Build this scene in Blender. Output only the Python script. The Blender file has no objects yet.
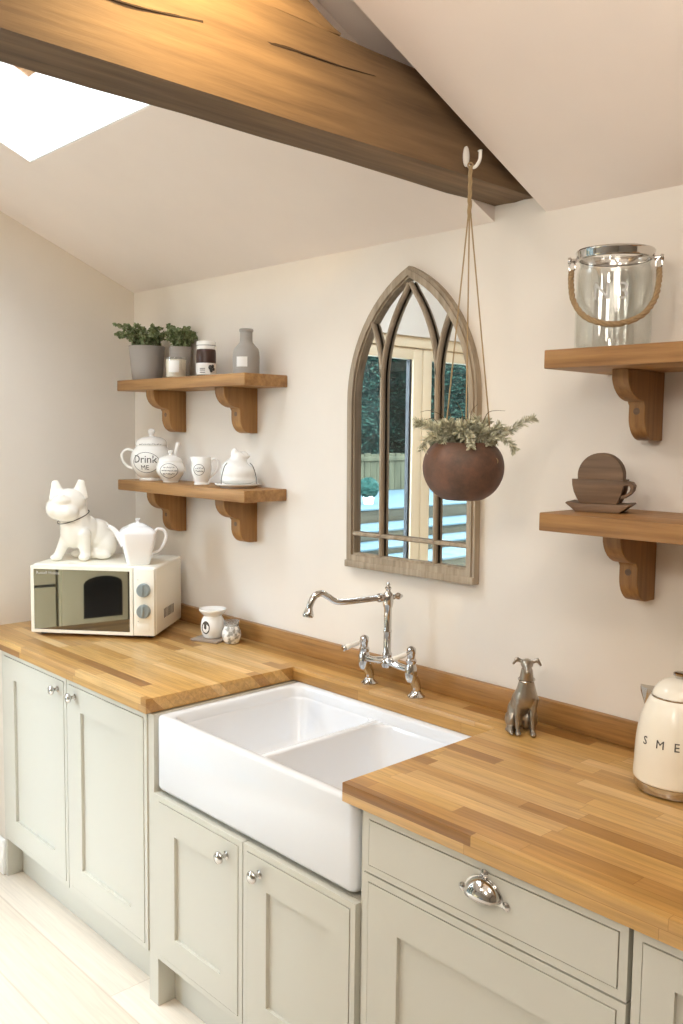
import bpy, bmesh, math, random
from mathutils import Vector, Matrix
sc = bpy.context.scene
C = sc.collection
PI = math.pi
YAW = 0.81299
# ------------------------------------------------------------------ helpers
def lin(r, g, b):
    f = lambda c: (c/255/12.92) if c/255 <= .04045 else ((c/255+.055)/1.055)**2.4
    return (f(r), f(g), f(b), 1.0)

class MB:
    def __init__(s): s.bm = bmesh.new()
    def box(s, x0, x1, y0, y1, z0, z1, bev=0, seg=2):
        t = bmesh.new()
        vs = [t.verts.new((x, y, z)) for x in (x0, x1) for y in (y0, y1) for z in (z0, z1)]
        for f in ((0,1,3,2),(4,6,7,5),(0,4,5,1),(2,3,7,6),(0,2,6,4),(1,5,7,3)):
            t.faces.new([vs[i] for i in f])
        bmesh.ops.recalc_face_normals(t, faces=t.faces)
        if bev: bmesh.ops.bevel(t, geom=t.edges[:], offset=bev, segments=seg, affect='EDGES', profile=.5)
        s.merge(t); return s
    def merge(s, t, M=None):
        if M is not None: bmesh.ops.transform(t, matrix=M, verts=t.verts)
        m = bpy.data.meshes.new('tmp'); t.to_mesh(m); t.free(); s.bm.from_mesh(m); bpy.data.meshes.remove(m); return s
    def raw(s, verts, faces):
        vs = [s.bm.verts.new(v) for v in verts]
        for f in faces:
            try: s.bm.faces.new([vs[i] for i in f])
            except ValueError: pass
        return s
    def prism(s, pts, fn, a0, a1, bev=0, seg=2):
        """2-D outline pts, fn(u, w, a) -> xyz, from a0 to a1"""
        t = bmesh.new(); n = len(pts)
        A = [t.verts.new(fn(u, w, a0)) for u, w in pts]; B = [t.verts.new(fn(u, w, a1)) for u, w in pts]
        t.faces.new(A); t.faces.new(B[::-1])
        for i in range(n): t.faces.new((A[i], B[i], B[(i+1) % n], A[(i+1) % n]))
        bmesh.ops.recalc_face_normals(t, faces=t.faces)
        if bev:
            ed = [e for e in t.edges if (e.verts[0] in A) == (e.verts[1] in A)]
            bmesh.ops.bevel(t, geom=ed, offset=bev, segments=seg, affect='EDGES', profile=.5)
        bmesh.ops.triangulate(t, faces=[f for f in t.faces if len(f.verts) > 4])
        s.merge(t); return s
    def ring(s, outer, inner, fn, a0, a1):
        """flat band between two outlines of equal length, extruded a0..a1"""
        n = len(outer); t = bmesh.new()
        v = [[t.verts.new(fn(u, w, a)) for u, w in o] for o in (outer, inner) for a in (a0, a1)]
        for i in range(n):
            j = (i+1) % n
            t.faces.new((v[0][i], v[0][j], v[2][j], v[2][i])); t.faces.new((v[1][i], v[3][i], v[3][j], v[1][j]))
            t.faces.new((v[0][i], v[1][i], v[1][j], v[0][j])); t.faces.new((v[2][i], v[2][j], v[3][j], v[3][i]))
        bmesh.ops.recalc_face_normals(t, faces=t.faces)
        s.merge(t); return s
    def rings(s, rs, cap0=True, cap1=True, closed=True):
        t = bmesh.new(); V = [[t.verts.new(p) for p in r] for r in rs]; n = len(rs[0])
        for a, b in zip(V, V[1:]):
            for i in range(n if closed else n-1):
                j = (i+1) % n; t.faces.new((a[i], a[j], b[j], b[i]))
        if cap0: t.faces.new(V[0][::-1])
        if cap1: t.faces.new(V[-1])
        bmesh.ops.remove_doubles(t, verts=t.verts, dist=1e-6)
        bmesh.ops.recalc_face_normals(t, faces=t.faces)
        s.merge(t); return s
    def lathe(s, prof, seg=32, c=(0,0,0), M=None, cap0=True, cap1=True):
        rs = [[(r*math.cos(2*PI*i/seg), r*math.sin(2*PI*i/seg), z) for i in range(seg)] for r, z in [(max(r, 1e-5), z) for r, z in prof]]
        t = MB(); t.rings(rs, cap0, cap1)
        T = Matrix.Translation(c) @ (M if M is not None else Matrix())
        s.merge(t.bm, T); return s
    def tube(s, path, r, seg=10, closed=False):
        P = [Vector(p) for p in path]; n = len(P)
        R = r if isinstance(r, (list, tuple)) else [r]*n
        up = None; rs = []
        for i, p in enumerate(P):
            a = P[(i-1) % n] if (i > 0 or closed) else p; b = P[(i+1) % n] if (i < n-1 or closed) else p
            d = (b-a).normalized()
            if up is None: up = d.orthogonal().normalized()
            else: up = (up - d*up.dot(d)).normalized()
            q = d.cross(up)
            rs.append([p + (up*math.cos(2*PI*k/seg) + q*math.sin(2*PI*k/seg))*R[i] for k in range(seg)])
        if closed: rs.append(rs[0]); s.rings(rs, False, False)
        else: s.rings(rs)
        return s
    def ball(s, c, r, u=20, v=12, M=None):
        r = (r, r, r) if isinstance(r, (int, float)) else r
        t = bmesh.new(); bmesh.ops.create_uvsphere(t, u_segments=u, v_segments=v, radius=1)
        T = Matrix.Translation(c) @ (M if M is not None else Matrix()) @ Matrix.Diagonal((*r, 1))
        s.merge(t, T); return s
    def build(s, name, m, parent=None, smooth=40):
        me = bpy.data.meshes.new(name)
        sh = ORG.get(parent.name) if parent else None
        if sh is not None: bmesh.ops.translate(s.bm, vec=-sh, verts=s.bm.verts)
        s.bm.to_mesh(me); s.bm.free()
        return link(name, me, m, parent, smooth)
ORG = {}
def link(name, me, m, parent=None, smooth=40):
    me.materials.clear(); me.materials.append(m)
    if smooth:
        me.polygons.foreach_set('use_smooth', [True]*len(me.polygons))
        me.set_sharp_from_angle(angle=math.radians(smooth))
    o = bpy.data.objects.new(name, me); C.objects.link(o)
    if parent:
        o.parent = parent
        if parent.name in ORG: ORG[o.name] = ORG[parent.name]
    return o
def tag(o, label, cat, group=None, kind=None):
    o['label'] = label; o['category'] = cat
    if group: o['group'] = group
    if kind: o['kind'] = kind
    return o
def thing(name, label, cat, loc=(0,0,0), rot=0, group=None, world=False):
    o = bpy.data.objects.new(name, None); C.objects.link(o); o.location = loc; o.rotation_euler = (0, 0, rot)
    o.empty_display_size = .05
    if world: ORG[o.name] = Vector(loc)
    return tag(o, label, cat, group)
def struct(o, label=None):
    o['kind'] = 'structure'
    if label: o['label'] = label
    return o
def dup(o, parent=None, loc=None, rot=None, label=None):
    kids = list(o.children); c = o.copy(); C.objects.link(c)
    if parent: c.parent = parent
    if loc is not None: c.location = loc
    if rot is not None: c.rotation_euler = (0, 0, rot)
    if label: c['label'] = label
    for k in kids: dup(k, c)
    return c
def remesh(mb, voxel, smooth=8, fac=.5):
    """union the shapes of mb into one continuous surface"""
    me = bpy.data.meshes.new('tmp'); mb.bm.to_mesh(me); mb.bm.free()
    o = bpy.data.objects.new('tmp', me); C.objects.link(o)
    r = o.modifiers.new('r', 'REMESH'); r.mode = 'VOXEL'; r.voxel_size = voxel
    if smooth: k = o.modifiers.new('s', 'SMOOTH'); k.iterations = smooth; k.factor = fac
    dg = bpy.context.evaluated_depsgraph_get(); dg.update()
    out = bpy.data.meshes.new_from_object(o.evaluated_get(dg))
    bpy.data.objects.remove(o); bpy.data.meshes.remove(me)
    return out
def capsule(mb, a, b, ra, rb, n=5, flat=1):
    a, b = Vector(a), Vector(b)
    for i in range(n+1):
        t = i/n; mb.ball(a.lerp(b, t), ra+(rb-ra)*t, 12, 8)
def text(s, size, fn, depth=.0006, spacing=1.0):
    """lettering as a mesh; fn maps (u, w, d) to xyz, u, w centred on the text"""
    cu = bpy.data.curves.new('t', 'FONT'); cu.body = s; cu.size = size; cu.extrude = depth/2; cu.resolution_u = 3
    cu.align_x = 'CENTER'; cu.align_y = 'CENTER'; cu.space_character = spacing
    o = bpy.data.objects.new('t', cu); C.objects.link(o)
    dg = bpy.context.evaluated_depsgraph_get(); dg.update()
    me = bpy.data.meshes.new_from_object(o.evaluated_get(dg))
    bpy.data.objects.remove(o); bpy.data.curves.remove(cu)
    for v in me.vertices: v.co = fn(v.co.x, v.co.y, v.co.z+depth/2)
    return me
def interp(prof, z):
    for (r0, z0), (r1, z1) in zip(prof, prof[1:]):
        if z0 <= z <= z1 and z1 > z0: return r0+(r1-r0)*(z-z0)/(z1-z0)
    return prof[-1][0]
def smoothprof(p, n=6):
    out = []
    P = [p[0]]+p+[p[-1]]
    for i in range(1, len(P)-2):
        for k in range(n):
            t = k/n; o = []
            for j in (0, 1):
                a, b, c, d = P[i-1][j], P[i][j], P[i+1][j], P[i+2][j]
                o.append(.5*((2*b)+(-a+c)*t+(2*a-5*b+4*c-d)*t*t+(-a+3*b-3*c+d)*t**3))
            out.append(tuple(o))
    return out+[p[-1]]
def spline(pts, n=6):
    P = [Vector(p) for p in pts]; P = [P[0]]+P+[P[-1]]; out = []
    for i in range(1, len(P)-2):
        a, b, c, d = P[i-1:i+3]
        for k in range(n):
            t = k/n; out.append(.5*((2*b)+(-a+c)*t+(2*a-5*b+4*c-d)*t*t+(-a+3*b-3*c+d)*t**3))
    return out+[P[-2]]
# ------------------------------------------------------------------ materials
def mat(name, col, rough=.5, metal=0, **kw):
    m = bpy.data.materials.new(name); m.use_nodes = True
    b = m.node_tree.nodes['Principled BSDF']
    b.inputs['Base Color'].default_value = col; b.inputs['Roughness'].default_value = rough; b.inputs['Metallic'].default_value = metal
    for k, v in kw.items(): b.inputs[k].default_value = v
    return m
def N(m, typ, **kw):
    n = m.node_tree.nodes.new(typ)
    for k, v in kw.items(): setattr(n, k, v)
    return n
def L(m, a, b): m.node_tree.links.new(a, b)
def bs(m): return m.node_tree.nodes['Principled BSDF']
def math_(m, op, a, b=None, c=None):
    n = N(m, 'ShaderNodeMath', operation=op)
    for i, v in enumerate((a, b, c)):
        if v is None: continue
        if isinstance(v, (int, float)): n.inputs[i].default_value = v
        else: L(m, v, n.inputs[i])
    return n.outputs[0]
def noise(m, vec, scale, detail=3, rough=.55):
    n = N(m, 'ShaderNodeTexNoise'); n.inputs['Scale'].default_value = scale; n.inputs['Detail'].default_value = detail; n.inputs['Roughness'].default_value = rough
    if vec is not None: L(m, vec, n.inputs['Vector'])
    return n
def ramp(m, fac, stops):
    r = N(m, 'ShaderNodeValToRGB'); e = r.color_ramp.elements
    while len(e) < len(stops): e.new(.5)
    for el, (p, c) in zip(e, stops): el.position = p; el.color = c
    L(m, fac, r.inputs[0]); return r.outputs[0]
def mapping(m, scale, coord='Object'):
    t = N(m, 'ShaderNodeTexCoord'); p = N(m, 'ShaderNodeMapping'); p.inputs['Scale'].default_value = scale
    L(m, t.outputs[coord], p.inputs[0]); return p.outputs[0]
def bump(m, h, strength, dist=.01):
    n = N(m, 'ShaderNodeBump'); n.inputs['Strength'].default_value = strength; n.inputs['Distance'].default_value = dist
    L(m, h, n.inputs['Height']); L(m, n.outputs[0], bs(m).inputs['Normal'])
def mixc(m, f, a, b, typ='MIX'):
    n = N(m, 'ShaderNodeMix', data_type='RGBA', blend_type=typ)
    for i, v in ((0, f), (6, a), (7, b)):
        if isinstance(v, (int, float, tuple)): n.inputs[i].default_value = v
        else: L(m, v, n.inputs[i])
    return n.outputs[2]
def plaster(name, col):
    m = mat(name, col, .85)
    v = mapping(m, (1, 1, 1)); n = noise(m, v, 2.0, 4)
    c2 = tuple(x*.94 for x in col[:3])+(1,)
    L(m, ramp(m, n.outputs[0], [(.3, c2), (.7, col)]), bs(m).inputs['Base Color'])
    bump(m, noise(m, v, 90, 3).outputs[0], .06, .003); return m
def staves(name, cols, width, length, axis='x', rough=.32, grain=.35, spec=.5, up=True, line=(.72, .66, .6, 1)):
    """boards glued side by side: every board its own tone, grain along it"""
    m = mat(name, cols[0], rough); bs(m).inputs['Specular IOR Level'].default_value = spec
    t = N(m, 'ShaderNodeTexCoord'); sp = N(m, 'ShaderNodeSeparateXYZ'); L(m, t.outputs['Object'], sp.inputs[0])
    a, b = (sp.outputs[0], sp.outputs[1]) if axis == 'x' else (sp.outputs[1], sp.outputs[0])
    across = math_(m, 'ADD', b, sp.outputs[2]) if up else b
    rowf = math_(m, 'DIVIDE', across, width); row = math_(m, 'FLOOR', rowf)
    w = N(m, 'ShaderNodeTexWhiteNoise', noise_dimensions='1D'); L(m, row, w.inputs['W'])
    colf = math_(m, 'ADD', math_(m, 'DIVIDE', a, length), math_(m, 'MULTIPLY', w.outputs[0], 7.3)); col = math_(m, 'FLOOR', colf)
    cb = N(m, 'ShaderNodeCombineXYZ'); L(m, row, cb.inputs[0]); L(m, col, cb.inputs[1])
    w2 = N(m, 'ShaderNodeTexWhiteNoise', noise_dimensions='3D'); L(m, cb.outputs[0], w2.inputs['Vector'])
    n = len(cols); base = ramp(m, w2.outputs[0], [(i/(n-1), c) for i, c in enumerate(cols)])
    off = N(m, 'ShaderNodeVectorMath', operation='MULTIPLY_ADD'); L(m, w2.outputs['Color'], off.inputs[0]); off.inputs[1].default_value = (9, 9, 9); L(m, t.outputs['Object'], off.inputs[2])
    mp = N(m, 'ShaderNodeMapping'); mp.inputs['Scale'].default_value = (3, 60, 60) if axis == 'x' else (60, 3, 60); L(m, off.outputs[0], mp.inputs[0])
    g = noise(m, mp.outputs[0], 1.6, 5, .6)
    gr = ramp(m, g.outputs[0], [(.3, (1-grain,)*3+(1,)), (.62, (1.0,)*3+(1,))])
    c = mixc(m, 1.0, base, gr, 'MULTIPLY')
    # thin glue lines
    fr = math_(m, 'FRACT', rowf); e = math_(m, 'LESS_THAN', math_(m, 'ABSOLUTE', math_(m, 'SUBTRACT', fr, .5)), .485)
    fc = math_(m, 'FRACT', colf); e2 = math_(m, 'LESS_THAN', math_(m, 'ABSOLUTE', math_(m, 'SUBTRACT', fc, .5)), .4985)
    ee = math_(m, 'MULTIPLY', e, e2)
    gl = ramp(m, ee, [(0, line), (1, (1, 1, 1, 1))])
    L(m, mixc(m, 1.0, c, gl, 'MULTIPLY'), bs(m).inputs['Base Color'])
    bump(m, g.outputs[0], .08, .002)
    return m
def wood(name, dark, light, axis=0, rough=.55, fine=45, knots=0, bumps=.2):
    m = mat(name, light, rough)
    s = [fine, fine, fine]; s[axis] = fine*.055
    v = mapping(m, tuple(s)); n = noise(m, v, 1.0, 5, .62)
    s2 = [6, 6, 6]; s2[axis] = 1.2
    v2 = mapping(m, tuple(s2)); n2 = noise(m, v2, 1.0, 3)
    f = math_(m, 'ADD', math_(m, 'MULTIPLY', n.outputs[0], .6), math_(m, 'MULTIPLY', n2.outputs[0], .4))
    mid = tuple((a+b)/2 for a, b in zip(dark, light))
    L(m, ramp(m, f, [(.34, dark), (.5, mid), (.66, light)]), bs(m).inputs['Base Color'])
    bump(m, n.outputs[0], bumps, .003); return m
M = {}
M['wall'] = plaster('wall_plaster', lin(231, 225, 216))
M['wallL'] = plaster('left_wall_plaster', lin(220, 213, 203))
M['wall2'] = plaster('low_bounce_taupe_plaster', lin(150, 140, 126))  # for the unseen walls, toned down to cut bounce onto the right-hand fronts
M['ceil'] = plaster('ceiling_plaster', lin(240, 230, 222))
M['reveal'] = plaster('skylight_reveal_paint', lin(243, 243, 242))
M['sage'] = mat('sage_grey_paint', lin(197, 195, 184), .42)
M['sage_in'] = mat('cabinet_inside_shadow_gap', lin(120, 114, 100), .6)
wt = [lin(148, 104, 54), lin(190, 144, 80), lin(210, 168, 104), lin(198, 154, 88), lin(226, 188, 130), lin(176, 130, 72), lin(206, 162, 98)]
M['worktop'] = staves('oak_block_worktop', wt, .040, .40, rough=.3, grain=.3)
M['upstand'] = staves('oak_upstand', [lin(166, 122, 68), lin(150, 108, 58), lin(176, 132, 78)], .2, 9.1, rough=.4, grain=.42)
M['oak'] = wood('oiled_oak_shelf', lin(122, 84, 44), lin(184, 140, 86), 0, .5)
M['oak_v'] = wood('oiled_oak_bracket', lin(112, 76, 38), lin(170, 126, 72), 2, .5)
M['beam'] = wood('rough_oak_beam', lin(74, 56, 38), lin(132, 106, 76), 1, .7, 30, bumps=.5)
M['crack'] = mat('dark_beam_crack', lin(48, 32, 18), .9)
fl = [lin(228, 214, 196), lin(236, 226, 212), lin(216, 200, 180), lin(240, 232, 220)]
M['floor'] = staves('whitewashed_oak_floor', fl, .19, 1.3, rough=.4, grain=.14, up=False, line=(.86, .83, .8, 1))
M['white_ceramic'] = mat('white_fireclay', lin(222, 226, 232), .12)
M['porcelain'] = mat('bright_white_porcelain', lin(246, 246, 246), .12)
M['white_glaze'] = mat('white_glaze', lin(238, 237, 233), .15)
M['cream_glaze'] = mat('ivory_glaze', lin(242, 238, 228), .16)
M['chrome'] = mat('polished_chrome', lin(205, 203, 200), .1, 1)
M['nickel'] = mat('satin_nickel', lin(200, 196, 188), .2, 1)
M['cream'] = mat('cream_enamel', lin(246, 242, 228), .22)
M['mw_glass'] = mat('dark_mirror_door_glass', lin(16, 15, 13), .02, 0, **{'IOR': 3.2})
M['knob_grey'] = mat('blue_grey_metal_dial', lin(158, 168, 170), .35, .5)
M['black'] = mat('black_rubber', lin(28, 27, 26), .6)
M['ink'] = mat('dark_grey_lettering', lin(70, 68, 66), .6)
M['silver_ink'] = mat('silver_lettering', lin(190, 186, 178), .4)
M['mirror'] = mat('mirror_silver', (.88, .9, .9, 1), .0, 1)
M['frame'] = wood('weathered_grey_brown_frame', lin(128, 114, 96), lin(184, 170, 150), 2, .75, 60, bumps=.4)
M['rust'] = mat('rusty_brown_bowl', lin(92, 62, 46), .6)
v = mapping(M['rust'], (1, 1, 1)); n_ = noise(M['rust'], v, 22, 6, .65)
L(M['rust'], ramp(M['rust'], n_.outputs[0], [(.32, lin(74, 57, 48)), (.52, lin(95, 70, 58)), (.72, lin(116, 80, 62))]), bs(M['rust']).inputs['Base Color'])
bump(M['rust'], n_.outputs[0], .25, .004)
M['twine'] = mat('jute_twine', lin(160, 138, 104), .9)
M['rope'] = mat('hemp_rope', lin(158, 134, 100), .9)
v = mapping(M['rope'], (260, 260, 260)); n_ = noise(M['rope'], v, 1, 2); bump(M['rope'], n_.outputs[0], .8, .004)
M['soil'] = mat('dark_soil', lin(60, 44, 32), .95)
def leafmat(name, a, b):
    m = mat(name, a, .6); g = N(m, 'ShaderNodeNewGeometry')
    L(m, ramp(m, g.outputs['Random Per Island'], [(0, a), (1, b)]), bs(m).inputs['Base Color']); return m
M['leaf'] = leafmat('small_green_leaves', lin(92, 112, 66), lin(160, 170, 128))
M['rosemary'] = leafmat('silvery_needle_leaves', lin(158, 160, 134), lin(216, 214, 196))
M['stem'] = mat('brown_stem', lin(96, 82, 58), .8)
M['greypot'] = mat('matt_grey_pot', lin(158, 152, 146), .7)
M['greybottle'] = mat('matt_grey_bottle', lin(158, 154, 148), .55)
M['paper'] = mat('white_paper_label', lin(236, 234, 230), .7)
M['wax'] = mat('cream_wax', lin(238, 230, 212), .6)
M['glass'] = mat('clear_glass', (1, 1, 1, 1), .02, 0, **{'Transmission Weight': 1.0, 'IOR': 1.45})
M['tglass'] = mat('frosted_glass', (.93, .95, .95, 1), .25, 0, **{'Transmission Weight': .85, 'IOR': 1.35})
M['emboss'] = mat('embossed_glass_letter', (.72, .74, .73, 1), .5, 0, **{'Transmission Weight': .45, 'IOR': 1.3})
M['jam'] = mat('dark_chutney', lin(62, 36, 26), .35)
M['darkwood'] = wood('dark_stained_wood', lin(88, 70, 54), lin(134, 108, 84), 0, .6, 70)
M['pewter'] = mat('pewter_figure', lin(170, 162, 150), .28, .9)
M['slate'] = mat('grey_brown_coaster', lin(150, 134, 118), .7)
M['pattern'] = mat('marbled_votive_glaze', lin(226, 224, 216), .2)
v = mapping(M['pattern'], (1, 1, 1)); n_ = noise(M['pattern'], v, 60, 4)
L(M['pattern'], ramp(M['pattern'], n_.outputs[0], [(.42, lin(150, 148, 140)), (.56, lin(236, 234, 228))]), bs(M['pattern']).inputs['Base Color'])
M['vent'] = mat('burner_opening_dark', lin(70, 62, 54), .7)
M['doorwood'] = mat('cream_door_frame', lin(222, 206, 178), .45)
def pane(name, col=(1, 1, 1, 1)):
    m = bpy.data.materials.new(name); m.use_nodes = True; nt = m.node_tree; nt.nodes.clear()
    o = nt.nodes.new('ShaderNodeOutputMaterial'); t = nt.nodes.new('ShaderNodeBsdfTransparent'); t.inputs[0].default_value = col
    g = nt.nodes.new('ShaderNodeBsdfGlossy'); g.inputs['Roughness'].default_value = .02
    x = nt.nodes.new('ShaderNodeMixShader'); x.inputs[0].default_value = .06
    nt.links.new(t.outputs[0], x.inputs[1]); nt.links.new(g.outputs[0], x.inputs[2]); nt.links.new(x.outputs[0], o.inputs[0]); return m
M['pane'] = pane('window_pane', (.93, .97, .97, 1))
M['jarglass'] = pane('thin_jar_glass', (.95, .96, .95, 1))
M['jarglass'].node_tree.nodes['Mix Shader'].inputs[0].default_value = .14
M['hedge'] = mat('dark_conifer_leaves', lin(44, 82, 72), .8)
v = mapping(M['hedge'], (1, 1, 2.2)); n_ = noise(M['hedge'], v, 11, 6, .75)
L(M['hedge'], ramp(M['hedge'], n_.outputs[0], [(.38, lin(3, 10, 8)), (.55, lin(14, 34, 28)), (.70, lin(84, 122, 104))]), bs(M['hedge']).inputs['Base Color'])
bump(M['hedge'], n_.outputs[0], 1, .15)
M['fence'] = wood('weathered_fence_board', lin(42, 44, 34), lin(70, 70, 54), 2, .8, 20)
M['sleeper'] = wood('retaining_sleeper', lin(42, 41, 33), lin(66, 63, 52), 1, .8, 16)
M['paving'] = mat('pale_blue_grey_paving', lin(64, 80, 84), .7)
M['topiary'] = mat('topiary_leaves', lin(26, 52, 46), .8)
M['range'] = mat('cream_range_enamel', lin(206, 190, 150), .25)
M['bluegrey'] = mat('blue_grey_paint', lin(122, 134, 144), .4)
M['oven_glass'] = mat('dark_oven_glass', lin(26, 24, 22), .1)

for k_ in ('hedge', 'fence', 'sleeper', 'paving', 'topiary'): bs(M[k_]).inputs['Specular IOR Level'].default_value = 0.05
# ------------------------------------------------------------------ setting
SL = .425; ZH = 2.2615; RY = -2.0; XR = 5.4; YB = -4.05; XL = 0.0
def roof(y): return ZH - SL*y if y > RY else ZH - SL*RY - SL*(RY-y)
struct(MB().box(-.15, XR, YB-.1, .0, -.1, 0).build('floor', M['floor'], smooth=0))
struct(MB().box(-.16, XR+.1, 0, .14, 0, 2.42).build('wall_back', M['wall'], smooth=0))
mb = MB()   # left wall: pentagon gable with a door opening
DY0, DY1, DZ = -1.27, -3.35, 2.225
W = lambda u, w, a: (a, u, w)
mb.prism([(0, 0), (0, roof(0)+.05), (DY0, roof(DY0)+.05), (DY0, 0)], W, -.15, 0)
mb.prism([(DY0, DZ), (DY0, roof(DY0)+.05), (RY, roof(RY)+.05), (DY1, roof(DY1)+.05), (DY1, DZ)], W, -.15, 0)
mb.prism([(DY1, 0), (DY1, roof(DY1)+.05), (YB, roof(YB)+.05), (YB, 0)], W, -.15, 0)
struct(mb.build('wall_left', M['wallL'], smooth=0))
struct(MB().prism([(0, 0), (0, roof(0)+.05), (RY, roof(RY)+.05), (YB, roof(YB)+.05), (YB, 0)], W, XR, XR+.12).build('wall_right', M['wall2'], smooth=0))
struct(MB().box(-.15, XR+.1, YB-.12, YB, 0, 2.4).build('wall_front', M['wall2'], smooth=0))
# ceiling: one slope each side of the ridge, a slot round the truss and two skylight openings
mb = MB()
def slab(x0, x1, y0, y1, lift=0, th=.16):
    mb.prism([(y0, roof(y0)+lift), (y1, roof(y1)+lift), (y1, roof(y1)+lift+th), (y0, roof(y0)+lift+th)], lambda u, w, a: (a, u, w), x0, x1)
SX0, SX1, SY0, SY1 = .516, 1.34, -.683, -1.62
BX0, BX1 = 1.887, 2.052
YE = .12
slab(-.15, SX0, YE, RY); slab(SX1, BX0, YE, RY); slab(SX0, SX1, YE, SY0); slab(SX0, SX1, SY1, RY)
slab(BX0, BX1, YE, RY, .09, .07)
slab(BX1, XR+.1, YE, RY)
slab(-.15, XR+.1, RY, YB-.1)
struct(mb.build('ceiling', M['ceil'], smooth=0))
def skylight(name, x0, x1, y0, y1, up=.27):
    r = bpy.data.objects.new(name, None); C.objects.link(r); r.location = (x0, y0, roof(y0)); ORG[r.name] = Vector(r.location); struct(r)
    m = MB(); t = .005
    z0, z1 = roof(y0), roof(y1)
    m.prism([(y0-.001, z0+.001), (y0-t, z0+.0015+t*SL), (y0-t, z0+up), (y0-.001, z0+up)], lambda u, w, a: (a, u, w), x0+.001, x1-.001)
    m.prism([(y1+t, z1+.001-t*SL), (y1+.001, z1+.001), (y1+.001, z1+up), (y1+t, z1+up)], lambda u, w, a: (a, u, w), x0+.001, x1-.001)
    for xa, xb in ((x0+.001, x0+t), (x1-t, x1-.001)):
        m.prism([(y0-t, z0+.001+t*SL), (y1+t, z1+.001-t*SL), (y1+t, z1+up), (y0-t, z0+up)], lambda u, w, a: (a, u, w), xa, xb)
    m.build('reveal', M['reveal'], r, 0)
    f = MB(); w = .055
    def bar(xa, xb, ya, yb): f.prism([(ya, roof(ya)+up), (yb, roof(yb)+up), (yb, roof(yb)+up+.06), (ya, roof(ya)+up+.06)], lambda u, w_, a: (a, u, w_), xa, xb)
    bar(x0-.02, x0+w, y0, y1); bar(x1-w, x1+.02, y0, y1); bar(x0+w, x1-w, y0+.01, y0-w); bar(x0+w, x1-w, y1+w, y1)
    f.build('frame', M['oak'], r, 0)
    MB().prism([(y0-w, roof(y0-w)+up+.03), (y1+w, roof(y1+w)+up+.03), (y1+w, roof(y1+w)+up+.036), (y0-w, roof(y0-w)+up+.036)], lambda u, w_, a: (a, u, w_), x0+w, x1-w).build('glass', M['pane'], r, 0)
skylight('window_1', SX0, SX1, SY0, SY1)
# patio doors in the left wall
d = bpy.data.objects.new('door_1', None); C.objects.link(d); d.location = (-.05, DY0, 0); ORG[d.name] = Vector(d.location); struct(d)
fm = MB(); fx0, fx1 = -.11, -.02
fm.box(fx0, fx1, DY1, DY0, DZ-.06, DZ-.001, .004); fm.box(fx0, fx1, DY0-.05, DY0, 0.001, DZ-.06, .004); fm.box(fx0, fx1, DY1, DY1+.05, .001, DZ-.06, .004)
fm.build('frame', M['doorwood'], d)
for ya, yb in ((DY0-.055, -1.897), (-1.905, -2.62), (-2.628, DY1+.055)):
    lf = MB(); s = .075
    lf.box(-.09, -.035, yb, yb+s, .02, DZ-.065, .004); lf.box(-.09, -.035, ya-s, ya, .02, DZ-.065, .004)
    lf.box(-.09, -.035, yb+s, ya-s, DZ-.125, DZ-.065, .004); lf.box(-.09, -.035, yb+s, ya-s, .02, .16, .004)
    lo = lf.build('leaf', M['doorwood'], d)
    g = MB(); e = .016
    for a, b in ((yb+s, yb+s+e), (ya-s-e, ya-s)): g.box(-.075, -.05, a, b, .16, DZ-.125)
    g.build('gasket', M['black'], lo, 0)
    MB().box(-.066, -.06, yb+s, ya-s, .16, DZ-.125).build('glass', M['pane'], lo, 0)
struct(MB().box(.001, .018, DY0+.0, -.705, 0.001, .14, .004).build('baseboard_left', M['reveal']))
# boxed filler between left wall and the base units, with its skirting
struct(MB().box(.001, .186, -.672, -.60, .001, .874).build('trim_1', M['wallL'], smooth=0))
struct(MB().box(.001, .1868, -.69, -.673, .001, .135, .004).build('baseboard_back', M['reveal']))
# ------------------------------------------------------------------ roof truss
t = thing('roof_truss', 'rough oak roof truss beam crossing under the sloping ceiling', 'beam', (1.95, -.05, 2.303), world=True)
random.seed(3)
def rough_beam(x0, x1, prof, jit=.004, nx=5):
    """prof: list of (y, zlow, zhigh) stations; a hand-hewn beam of gently uneven faces"""
    rs = []
    for y, a, b in prof:
        pts = []
        for i in range(nx): pts.append((x0+(x1-x0)*i/(nx-1), a))
        for i in range(1, nx): pts.append((x1, a+(b-a)*i/(nx-1)))
        for i in range(1, nx): pts.append((x1-(x1-x0)*i/(nx-1), b))
        for i in range(1, nx-1): pts.append((x0, b-(b-a)*i/(nx-1)))
        rs.append([(p+random.uniform(-jit, jit)*.7, y, q+random.uniform(-jit, jit)*.5) for p, q in pts])
    return MB().rings(rs)
ys = [.0-.001-i*.2 for i in range(20)]
st = []
for y in ys:
    st.append((y, 2.303, min(2.5, roof(y)+.085)))
st.insert(1, (-.1, 2.303, min(2.5, roof(-.1)+.085)))
mb = rough_beam(1.886, 2.018, st)
tb = mb.build('tie_beam', M['beam'], t, 30)
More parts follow.
